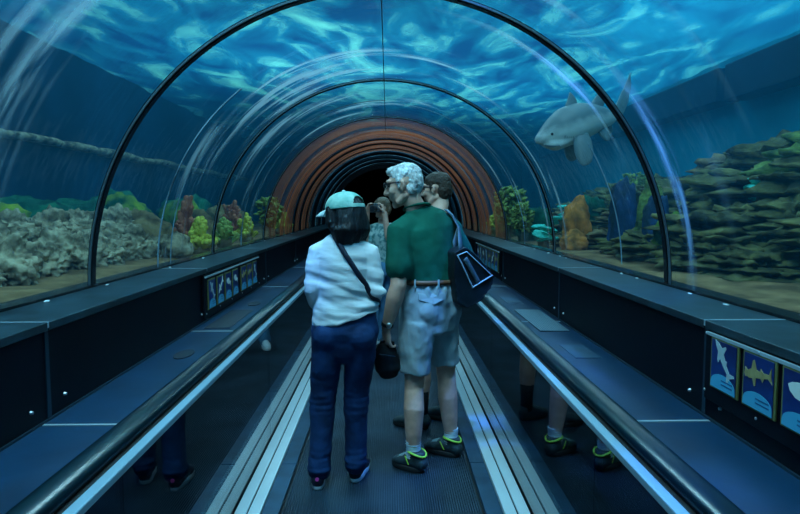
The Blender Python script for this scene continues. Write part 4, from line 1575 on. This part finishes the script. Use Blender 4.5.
    q = [(-.06, 1.035), (.06, 1.035), (.06, 1.000), (0, .975), (-.06, 1.000)]
    hit = onto([sh], [cpk - bf * .4 + side * a + V((0, 0, z)) for a, z in q] + [cpk - bf * .4 + V((0, 0, 1.01))], bf, .006, .3)
    bm = bmesh.new()
    A = [bm.verts.new(h[0]) for h in hit[:5]]
    Bv = [bm.verts.new(h[0] + bf * .02) for h in hit[:5]]
    c0 = bm.verts.new(hit[5][0])
    for i in range(5):
        j = (i + 1) % 5
        bm.faces.new((A[i], A[j], c0))
        bm.faces.new((A[j], A[i], Bv[i], Bv[j]))
    bm.faces.new(Bv)
    from_bm('back_pocket', bm, M['khaki'], so, False)
    # leather belt and loops
    bm = bmesh.new()
    pts = [V((.283, 3.62, 1.092)) + side * (.183 * math.cos(2 * PI * k / 40)) + bf * (.144 * math.sin(2 * PI * k / 40)) for k in range(41)]
    ribbon(bm, pts, [(p - V((.283, 3.62, 1.092))).normalized() for p in pts], .014, .004)
    from_bm('belt', bm, M['belt_leather'], root, True)
    bm = bmesh.new()
    for k in (3, 16, 23, 28, 33, 37):
        p = V((.283, 3.62, 1.088)) + side * (.189 * math.cos(2 * PI * k / 40)) + bf * (.150 * math.sin(2 * PI * k / 40))
        tube(bm, [p - V((0, 0, .024)), p + V((0, 0, .022))], [(.007, .004)] * 2, side, 8)
    from_bm('belt_loop', bm, M['khaki'], so, True)
    # socks and trainers
    for a, h_, t_ in ((legs[0], (.226, 3.462, 0), (.068, 3.585, 0)), (legs[1], (.458, 3.680, 0), (.268, 3.806, 0))):
        ax, ay = a[4][0], a[4][1]
        bm = bmesh.new()
        tube(bm, [(ax, ay, .175), (ax, ay, .165), (ax, ay, .12), (ax, ay, .07)], [.044, .044, .042, .046], side, 20, False)
        me = fuse(bm, .006, 2)
        push(me, lambda p, n_: .0025 * math.sin(p.z * 420))
        link('sock', me, M['sock'], root)
        shoe('shoe', h_, t_, root, (M['shoe'], M['blacksole']), .100, .053, M['lime'], None, M['shoegrey'])
    # wrist watch
    bm = bmesh.new()
    ax = (Lw - Le).normalized()
    s_, u_ = ring_frame(ax, side)
    pts = [Lw - ax * .02 + (s_ * math.cos(2 * PI * k / 20) + u_ * math.sin(2 * PI * k / 20)) * .033 for k in range(21)]
    ribbon(bm, pts, [(p - (Lw - ax * .02)).normalized() for p in pts], .009, .0025)
    wt = from_bm('watch', bm, M['frameblack'], root, True)
    bm = bmesh.new()
    ell(bm, Lw - ax * .02 - bf * .034 - side * .012, (.016, .012, .018), None, 14, 10)
    from_bm('watch_case', bm, M['metal'], wt, True)


man()


# ---- black bag carried in his hand
def handbag():
    t = thing('handbag', 'small black bag held low in the hand of the person in the green polo', 'bag', (.01, 3.54, .62))
    bm = bmesh.new()
    tube(bm, [(.030, 3.52, .575), (.028, 3.52, .59), (.022, 3.52, .645), (.020, 3.52, .69), (.022, 3.52, .725)],
         [(.060, .045), (.076, .052), (.078, .052), (.070, .044), (.054, .026)], (1, .1, 0), 22)
    me = fuse(bm, .008, 3)
    push(me, wob(.008, 9, 9, 9, 4))
    b = link('bag_body', me, M['blackcloth'], t)
    bm = bmesh.new()
    tube(bm, [(-.020, 3.52, .715), (-.010, 3.505, .752), (.025, 3.50, .760), (.060, 3.505, .748), (.062, 3.52, .705)], [.007] * 5, (0, 1, 0), 8)
    from_bm('bag_handle', bm, M['blackcloth'], t, True)
    bm = bmesh.new()
    tube(bm, [(.07, 3.466, .675), (-.02, 3.466, .690)], [.003, .003], n=6)
    from_bm('zip', bm, M['joint'], b, True)


handbag()


# ---- tote on his far shoulder
def tote():
    t = thing('tote_bag', 'dark tote bag with pale piping on the shoulder of the person in green polo', 'bag', (.55, 3.62, 1.1))
    # body: slanting box with soft bottom; front faces the viewer's side and outward
    ru = V((.80, .42, 0)).normalized()
    nf = V((.42, -.80, 0)).normalized()
    o = V((.545, 3.60, 1.13))
    out_ = [(-.18, .133), (-.11, .162), (-.04, .115), (.03, .050), (.09, -.012), (.075, -.07), (.006, -.150), (-.09, -.185), (-.16, -.145), (-.185, 0)]

    def w3(p, dpt):
        return o + ru * p[0] + V((0, 0, p[1])) + nf * dpt
    bm = bmesh.new()
    rows = []
    cx_, cz_ = -.05, -.01
    for dpt, sc in ((.045, .95), (.055, 1.03), (-.055, 1.03), (-.045, .95)):
        rows.append([bm.verts.new(w3((cx_ + (p[0] - cx_) * sc, cz_ + (p[1] - cz_) * sc), dpt)) for p in out_])
    m_ = len(out_)
    for a, b in zip(rows, rows[1:]):
        for i in range(m_):
            j = (i + 1) % m_
            bm.faces.new((a[i], a[j], b[j], b[i]))
    bm.faces.new(rows[0])
    bm.faces.new(rows[-1][::-1])
    me = fuse(bm, .008, 3)
    push(me, wob(.006, 8, 8, 8, 7))
    b = link('bag_body', me, M['tote'], t)

    def drop(a, c, n_=12):
        pp = [w3((a[0] + (c[0] - a[0]) * k / n_, a[1] + (c[1] - a[1]) * k / n_), .2) for k in range(n_ + 1)]
        tr_ = BVHTree.FromPolygons([v.co for v in me.vertices], [p.vertices for p in me.polygons])
        hs = [tr_.ray_cast(q, -nf) for q in pp]
        return [h[0] + nf * .003 for h in hs if h[0] is not None]
    A_, B_, C_, D_ = (-.165, .118), (-.105, .138), (.075, -.008), (-.058, -.070)
    for nm, m, rr_, seg in (('piping', 'piping', .004, ((A_, D_), (D_, C_))), ('piping', 'piping', .003, ((A_, B_), (B_, C_)))):
        bm = bmesh.new()
        for a, c in seg:
            pp = drop(a, c)
            tube(bm, pp, [rr_] * len(pp), nf, 6)
        from_bm(nm, bm, M[m], b, True)
    bm = bmesh.new()
    pp = drop((-.115, .10), (-.015, -.045))
    ribbon(bm, pp, [nf] * len(pp), .014, .002)
    from_bm('front_band', bm, M['toteband'], b, True)
    # strap over the shoulder
    top = (.372, 3.66, 1.505)
    bm = bmesh.new()
    for d in (.030, -.030):
        pts = [w3((-.130, .120), d), w3((-.135, .19), d * .9), V((.445, 3.645 - d * .3, 1.40)), V((.405, 3.65 - d * .3, 1.475)), V(top) + V((0, -d * .4 + .02, 0))]
        nr = [nf, nf, V((.7, -.5, .3)).normalized(), V((.6, -.3, .7)).normalized(), V((.2, -.2, 1)).normalized()]
        ribbon(bm, pts, nr, .014, .003)
    from_bm('strap', bm, M['toteband'], t, True)


tote()


# ---- dark-haired man behind, mostly hidden
def third():
    root = thing('person', 'dark-haired person in spectacles mostly hidden behind the person in the green polo', 'person', (.36, 4.35, 0))
    bf = V((-.85, .5, 0)).normalized()
    B = basis(bf)
    side = B[0]
    R = basis(V((-.90, .42, -.05)))
    hc = V((.372, 4.42, 1.640))
    bm = bmesh.new()
    head_shapes(bm, hc, R, (.375, 4.36, 1.45), 1.0)
    tube(bm, [(.37, 4.36, 1.35), (.37, 4.36, 1.26), (.36, 4.34, 1.10), (.35, 4.32, .95)], [(.15, .08), (.16, .10), (.13, .10), (.14, .10)], side, 20)
    Ls, Le, Lw = V((.30, 4.20, 1.36)), V((.30, 4.14, 1.09)), V((.20, 4.20, .90))
    Rs, Re, Rw = V((.44, 4.52, 1.36)), V((.40, 4.58, 1.08)), V((.24, 4.56, .98))
    for a, b, c, th in ((Ls, Le, Lw, -1), (Rs, Re, Rw, 1)):
        tube(bm, [a, b, b.lerp(c, .4), c], [.048, .042, .042, .028], (0, 0, 1), 16)
        hand_shapes(bm, c, (c - b), (.1, th * -.5, -.6), th, .7)
    legs = (((.29, 4.24, .88), (.27, 4.22, .47), (.268, 4.20, .34), (.262, 4.19, .10)), ((.42, 4.38, .88), (.44, 4.36, .48), (.445, 4.35, .35), (.45, 4.34, .10)))
    for L in legs:
        tube(bm, L, [.075, .055, .058, .036], side, 16)
        tube(bm, [V(L[3]), V((L[3][0], L[3][1], .05)), V((L[3][0], L[3][1], .04)) + bf * .10], [.036, .037, .028], (0, 0, 1), 12)
    link('body', fuse(bm, .0065, 3), M['skin'], root)
    eyes(hc, R, root)
    bm = bmesh.new()
    Rm = rotm(R)
    ell(bm, loc3(hc, R, (0, -.014, .062)), (.081, .098, .066), Rm)
    ell(bm, loc3(hc, R, (0, -.060, .005)), (.074, .058, .092), Rm)
    for s in (-1, 1):
        tube(bm, [loc3(hc, R, (s * .070, .012, .06)), loc3(hc, R, (s * .073, .012, .0))], [.016, .010], R[1], 10)
    me = fuse(bm, .0065, 3)
    push(me, lambda p, n_: .004 * noise.fractal(p * 34, 1, 2, 3))
    link('hair', me, M['brownhair'], root)
    bm = bmesh.new()
    for s in (-1, 1):
        pts = [loc3(hc, R, (s * (.034 + .024 * math.cos(2 * PI * k / 14)), .102, .012 + .018 * math.sin(2 * PI * k / 14))) for k in range(15)]
        tube(bm, pts, [.004] * 15, R[2], 6, False)
        tube(bm, [loc3(hc, R, (s * .058, .094, .020)), loc3(hc, R, (s * .084, .05, .022)), loc3(hc, R, (s * .086, -.02, .012))], [.005, .005, .004], R[2], 6)
    from_bm('spectacles', bm, M['frameblack'], root, True)
    bm = bmesh.new()
    tube(bm, [(.372, 4.37, 1.475), (.37, 4.36, 1.43), (.37, 4.36, 1.38), (.37, 4.36, 1.25), (.36, 4.34, 1.08), (.355, 4.33, .98)],
         [(.066, .06), (.14, .085), (.19, .11), (.19, .13), (.175, .135), (.18, .14)], side, 32, False)
    for a, b in ((Ls, Le), (Rs, Re)):
        tube(bm, [V((.37, 4.36, 1.40)).lerp(a, .5), a, a.lerp(b, .75)], [.07, .072, .074], side, 18)
    me = fuse(bm, .010, 4)
    push(me, wob(.008, 7, 7, 7, 1))
    link('shirt', me, M['greyshirt'], root)
    bm = bmesh.new()
    tube(bm, [(.355, 4.33, 1.02), (.355, 4.32, .90), (.355, 4.31, .80)], [(.172, .135), (.188, .145), (.172, .13)], side, 28, False)
    tube(bm, [(.30, 4.25, .84), (.275, 4.225, .66), (.272, 4.22, .54)], [(.10, .115), (.092, .10), (.09, .10)], side, 20, False)
    tube(bm, [(.41, 4.37, .84), (.435, 4.365, .66), (.438, 4.36, .54)], [(.10, .115), (.092, .10), (.09, .10)], side, 20, False)
    me = fuse(bm, .010, 4)
    push(me, wob(.007, 8, 8, 6, 3))
    link('shorts', me, M['blackcloth'], root)
    for L, h_, t_ in ((legs[0], (.300, 4.165, 0), (.075, 4.265, 0)), (legs[1], (.490, 4.315, 0), (.285, 4.435, 0))):
        bm = bmesh.new()
        ax, ay = L[3][0], L[3][1]
        tube(bm, [(ax, ay, .26), (ax, ay, .15), (ax, ay, .07)], [.050, .043, .045], side, 16, False)
        from_bm('sock', bm, M['blackcloth'], root, True)
        shoe('shoe', h_, t_, root, (M['shoe'], M['blacksole']), .085, .048)


third()


# ---- photographer farther on
def photographer():
    root = thing('person', 'person farther on raising both hands to photograph with a camera', 'person', (-.08, 6.75, 0))
    bf = V((-.38, -.92, 0)).normalized()
    B = basis(bf)
    side = B[0]
    hc = V((-.035, 6.72, 1.505))
    R = basis(V((-.42, -.90, .02)))
    bm = bmesh.new()
    head_shapes(bm, hc, R, (-.02, 6.75, 1.32), .95)
    tube(bm, [(-.02, 6.75, 1.25), (-.02, 6.75, 1.12), (-.02, 6.76, 1.0), (-.02, 6.76, .90)], [(.13, .075), (.14, .09), (.125, .09), (.135, .095)], side, 20)
    cam_c = hc + R[1] * .155 + R[2] * (-.005)
    arms = []
    for s in (-1, 1):
        sh = V((-.02, 6.75, 1.285)) + side * (s * .165)
        el = sh + bf * .17 + side * (s * -.015) + V((0, 0, -.20))
        wr = cam_c + R[0] * (s * .100) - R[1] * .005 + V((0, 0, -.055))
        tube(bm, [sh, el, el.lerp(wr, .35), wr], [.044, .038, .038, .026], (0, 0, 1), 14)
        hand_shapes(bm, wr, (wr.lerp(cam_c, .3) - wr) + V((0, 0, .09)), (R[0] * -s + R[1] * .3), -s, .85, .95)
        arms.append((sh, el, wr))
    legs = (((-.08, 6.68, .86), (-.13, 6.66, .47), (-.16, 6.68, .10)), ((.04, 6.83, .86), (-.04, 6.86, .48), (-.10, 6.88, .10)))
    for L in legs:
        tube(bm, L, [.07, .05, .036], side, 14)
        tube(bm, [V(L[2]), V((L[2][0], L[2][1], .05)), V((L[2][0], L[2][1], .04)) + bf * .10], [.034, .035, .026], (0, 0, 1), 12)
    link('body', fuse(bm, .0068, 3), M['skin'], root)
    eyes(hc, R, root, .95)
    bm = bmesh.new()
    Rm = rotm(R)
    ell(bm, loc3(hc, R, (0, -.018, .055)), (.082, .098, .068), Rm)
    ell(bm, loc3(hc, R, (0, -.058, -.005)), (.080, .060, .095), Rm)
    for s in (-1, 1):
        tube(bm, [loc3(hc, R, (s * .072, .015, .06)), loc3(hc, R, (s * .078, .0, -.03))], [.018, .018], R[1], 10)
    me = fuse(bm, .008, 3)
    push(me, lambda p, n_: .005 * noise.fractal(p * 26, 1, 2, 3))
    link('hair', me, M['lighthair'], root)
    bm = bmesh.new()
    tube(bm, [(-.02, 6.75, 1.345), (-.02, 6.75, 1.31), (-.02, 6.75, 1.22), (-.02, 6.755, 1.05), (-.02, 6.76, .93), (-.02, 6.76, .88)],
         [(.062, .056), (.13, .082), (.168, .11), (.155, .115), (.17, .125), (.175, .13)], side, 30, False)
    for sh, el, wr in arms:
        tube(bm, [V((-.02, 6.75, 1.30)).lerp(sh, .5), sh, sh.lerp(el, .7)], [.06, .062, .060], side, 16)
    me = fuse(bm, .010, 4)
    push(me, wob(.008, 8, 8, 8, 5))
    link('top', me, M['patshirt'], root)
    bm = bmesh.new()
    tube(bm, [(-.02, 6.76, .94), (-.02, 6.76, .86), (-.02, 6.755, .78)], [(.165, .12), (.178, .135), (.168, .12)], side, 26, False)
    for (a, b, c) in legs:
        a, b, c = V(a), V(b), V(c)
        tube(bm, [a - V((0, 0, .04)), a.lerp(b, .5), b, b.lerp(c, .6), c - V((0, 0, .02))], [.094, .082, .068, .062, .064], side, 18)
    me = fuse(bm, .010, 4)
    push(me, wob(.006, 9, 9, 9, 6))
    link('jeans', me, M['lightjeans'], root)
    for L in legs:
        c = V((L[2][0], L[2][1], 0))
        shoe('shoe', c - bf * .05, c + bf * .19, root, (M['paleshoe'], M['sole']), .07, .042)
    # the camera in the hands is a thing of its own
    t = thing('camera', 'small dark camera held up between the hands of the person farther on', 'camera', cam_c)
    Mx = Matrix.Translation(cam_c) @ rotm(R).to_4x4()

    def cb(name, m, fn, p):
        bm = bmesh.new()
        fn(bm)
        bmesh.ops.transform(bm, matrix=Mx, verts=bm.verts[:])
        return from_bm(name, bm, m, p, False)
    b = cb('camera_body', M['cambody'], lambda bm: bx(bm, -.062, .062, -.022, .022, -.040, .036, .006), t)
    cb('viewfinder', M['cambody'], lambda bm: bx(bm, -.022, .022, -.018, .022, .034, .056, .005), b)

    def ln(bm):
        bmesh.ops.create_cone(bm, cap_ends=True, segments=24, radius1=.032, radius2=.030, depth=.06)
        bmesh.ops.rotate(bm, matrix=Matrix.Rotation(-PI / 2, 3, 'X'), verts=bm.verts[:])
        bmesh.ops.translate(bm, vec=(0, .05, -.004), verts=bm.verts[:])
    cb('lens', M['lens'], ln, b)


photographer()


# ------------------------------------------------------------------ information boards
def flat_shape(name, pts, th, m, parent, to):
    """an outline (u along the board, v up) given a real thickness"""
    bm = bmesh.new()
    A = [bm.verts.new(to(u, v, 0)) for u, v in pts]
    Bv = [bm.verts.new(to(u, v, th)) for u, v in pts]
    bm.faces.new(A[::-1])
    bm.faces.new(Bv)
    for i in range(len(pts)):
        j = (i + 1) % len(pts)
        bm.faces.new((A[i], A[j], Bv[j], Bv[i]))
    return from_bm(name, bm, m, parent, False)


SHARK_A = [(0, .10), (.10, .06), (.25, .04), (.38, -.10), (.44, -.11), (.42, .02), (.60, .02), (.80, .05), (.93, -.09), (.98, -.08), (.93, .08),
           (1.0, .24), (.95, .25), (.84, .13), (.66, .14), (.60, .21), (.55, .16), (.42, .19), (.38, .34), (.33, .36), (.27, .21), (.12, .18)]
SHARK_B = [(0, .12), (.03, .03), (.10, .05), (.18, .02), (.30, .03), (.34, -.14), (.40, -.12), (.43, .05), (.60, .06), (.66, -.02), (.72, .07), (.86, .09), (1.0, -.02),
           (.97, .12), (1.0, .33), (.90, .18), (.70, .19), (.62, .27), (.58, .20), (.46, .23), (.40, .44), (.34, .42), (.28, .24), (.12, .19), (.05, .26)]
FISH_C = [(0, .12), (.12, .0), (.35, -.06), (.60, -.02), (.78, .07), (.97, -.06), (.93, .12), (1.0, .30), (.78, .17), (.62, .28), (.50, .40), (.30, .34), (.12, .24)]


def board(s, y0, y1, z0, z1, pics, label, pw, ph, zc, bar_z):
    """black backboard on the plinth face holding framed pictures"""
    fx = s * (WX - .004)
    t = thing('information_board', label, 'information board', (fx, (y0 + y1) / 2, (z0 + z1) / 2), 'information boards on the plinth')
    bm = bmesh.new()
    bx(bm, min(fx, s * (WX - .018)), max(fx, s * (WX - .018)), y0, y1, z0, z1, .003)
    from_bm('backboard', bm, M['wall'], t)
    box('clamp_bar', s * (WX - .018), s * (WX - .026), y0 + .02, y1 - .02, bar_z - .005, bar_z + .005, M['strip'], t)
    for k, (yc, kind) in enumerate(pics):
        x0 = s * (WX - .018)
        bm = bmesh.new()
        bx(bm, min(x0, s * (WX - .025)), max(x0, s * (WX - .025)), yc - pw / 2, yc + pw / 2, zc - ph / 2, zc + ph / 2, .002)
        f = from_bm('picture', bm, M['goldframe'], t)
        # u runs along the board so that it reads from the walkway
        xs = WX - .0255
        du = -1 if s > 0 else 1
        w2, h2 = pw * .44, ph * .46

        def to(u, v, d, yc=yc):
            return V((s * (xs - d), yc + du * u, zc + v))
        flat_shape('picture_card', [(-w2, -h2), (w2, -h2), (w2, h2), (-w2, h2)], .002, M['card'], f, to)
        dome = [(-w2, -h2)] + [(w2, -h2)] + [(w2 * math.cos(a) * .98, -h2 + h2 * (.22 + .42 * math.sin(a))) for a in [PI * q / 14 for q in range(15)]]
        flat_shape('wave_print', dome, .003, M['wave'], f, to)
        for q in range(2):
            flat_shape('text_print', [(-w2 * .1, -h2 * (.62 + .16 * q)), (w2 * .8, -h2 * (.62 + .16 * q)), (w2 * .8, -h2 * (.56 + .16 * q)), (-w2 * .1, -h2 * (.56 + .16 * q))], .0036, M['print'], f, to)
        outl, rot, m_ = {'a': (SHARK_A, -.85, 'sharkgrey'), 'b': (SHARK_B, .12, 'sharkbrown'), 'c': (FISH_C, -.3, 'sharkpale'), 'd': (SHARK_A, .7, 'sharkpale')}[kind]
        sc = pw * {'a': .92, 'b': .82, 'c': .66, 'd': .86}[kind]
        ca, sa = math.cos(rot), math.sin(rot)
        pts = []
        for u, v in outl:
            uu, vv = (u - .5) * sc, (v - .10) * sc
            pts.append((uu * ca - vv * sa, uu * sa + vv * ca + h2 * .28))
        flat_shape('shark_print', pts, .0034, M[m_], f, to)
    for yy in [y0 + .02 + (y1 - y0 - .04) * k / 5 for k in range(6)]:
        for zz in (z0 + .035, bar_z):
            bm = bmesh.new()
            ell(bm, (s * (WX - .0265), yy, zz), (.003, .005, .005), None, 10, 6)
            from_bm('screw', bm, M['screw'], t, True)
    return t


kinds = 'abcdabc'
board(1, .58, 2.165, .84, 1.082, [(2.028 - .196 * k, kinds[k]) for k in range(7)], 'black board of shark pictures set in the plinth beside the lattice-grille deck', .172, .178, .985, 1.078)
board(-1, 4.02, 5.72, .79, 1.075, [(4.18 + .215 * k + (.06 if k > 3 else 0), kinds[(k * 3) % 7]) for k in range(7)], 'black board of seven small pictures on the plinth beyond the woman in the cap', .172, .20, .94, 1.062)
board(1, 6.25, 7.95, .82, 1.075, [(6.42 + .215 * k, kinds[(k * 2 + 1) % 7]) for k in range(7)], 'far black board of pictures half hidden by the tote bag', .172, .20, .95, 1.062)

# ------------------------------------------------------------------ light
def area(name, loc, rot, sx, sy, power, col):
    l = bpy.data.lights.new(name, 'AREA')
    l.shape = 'RECTANGLE'
    l.size = sx
    l.size_y = sy
    l.energy = power
    l.color = col
    o = bpy.data.objects.new(name, l)
    COL.objects.link(o)
    o.location = loc
    o.rotation_euler = rot
    return o


CY = (0.68, 0.88, 1.0)
area('tank_lamp', (-.5, 1.6, 5.2), (0, 0, 0), 1.8, 1.8, 900, CY)
area('tank_lamp', (3.2, 6.0, 6.6), (0, 0, 0), 2.8, 5.0, 620, CY)
area('tank_lamp', (2.6, 12.5, 6.6), (0, 0, 0), 3.0, 4.5, 620, CY)
area('tank_lamp', (-1.2, 9.6, 6.6), (0, 0, 0), 2.6, 3.4, 620, CY)  # added lamp with no visible source, brightens the far red bands
area('tank_lamp', (-3.0, 5.4, 5.2), (0, 0, 0), 1.0, 2.0, 100, CY)


def spot(name, loc, aim, ang, power, col, blend=.6):
    l = bpy.data.lights.new(name, 'SPOT')
    l.energy = power
    l.color = col
    l.spot_size = math.radians(ang)
    l.spot_blend = blend
    l.shadow_soft_size = .08
    o = bpy.data.objects.new(name, l)
    COL.objects.link(o)
    o.location = loc
    o.rotation_euler = (V(aim) - V(loc)).to_track_quat('-Z', 'Y').to_euler()
    return o


BL = (0.06, 0.22, 1.0)
spot('blue_spot', (-1.2, 1.5, 4.6), (-.37, 3.28, 1.12), 4, 1800, BL)
spot('blue_spot', (-.5, 1.8, 4.6), (.31, 3.55, .76), 4, 1600, BL)
spot('blue_spot', (.3, 2.5, 4.6), (.66, 4.1, .0), 7, 4500, BL)
spot('blue_spot', (1.5, .5, 4.6), (.79, 1.6, .8), 7, 3500, BL)
spot('blue_spot', (2.9, 2.9, 5.0), (1.35, 2.94, 1.75), 14, 3600, BL)  # added lamp, turns the streaks painted on the side pane blue
spot('blue_spot', (2.2, 3.2, 5.0), (1.0, 3.42, 2.2), 9, 3000, BL)  # added lamp, tints the higher painted streak blue

wd = bpy.data.worlds.new('world')
S.world = wd
wd.use_nodes = True
bg = wd.node_tree.nodes['Background']
bg.inputs['Color'].default_value = (0.10, 0.42, 0.62, 1)
bg.inputs['Strength'].default_value = 0.15

S.view_settings.view_transform = 'Standard'
S.view_settings.look = 'None'
S.view_settings.gamma = 1
S.view_settings.use_curve_mapping = False
S.view_settings.exposure = 0.0
cy = S.cycles
cy.max_bounces = 8
cy.diffuse_bounces = 3
cy.glossy_bounces = 3
cy.transmission_bounces = 4
cy.transparent_max_bounces = 24
cy.volume_bounces = 1
cy.use_denoising = True
cy.sample_clamp_indirect = 4
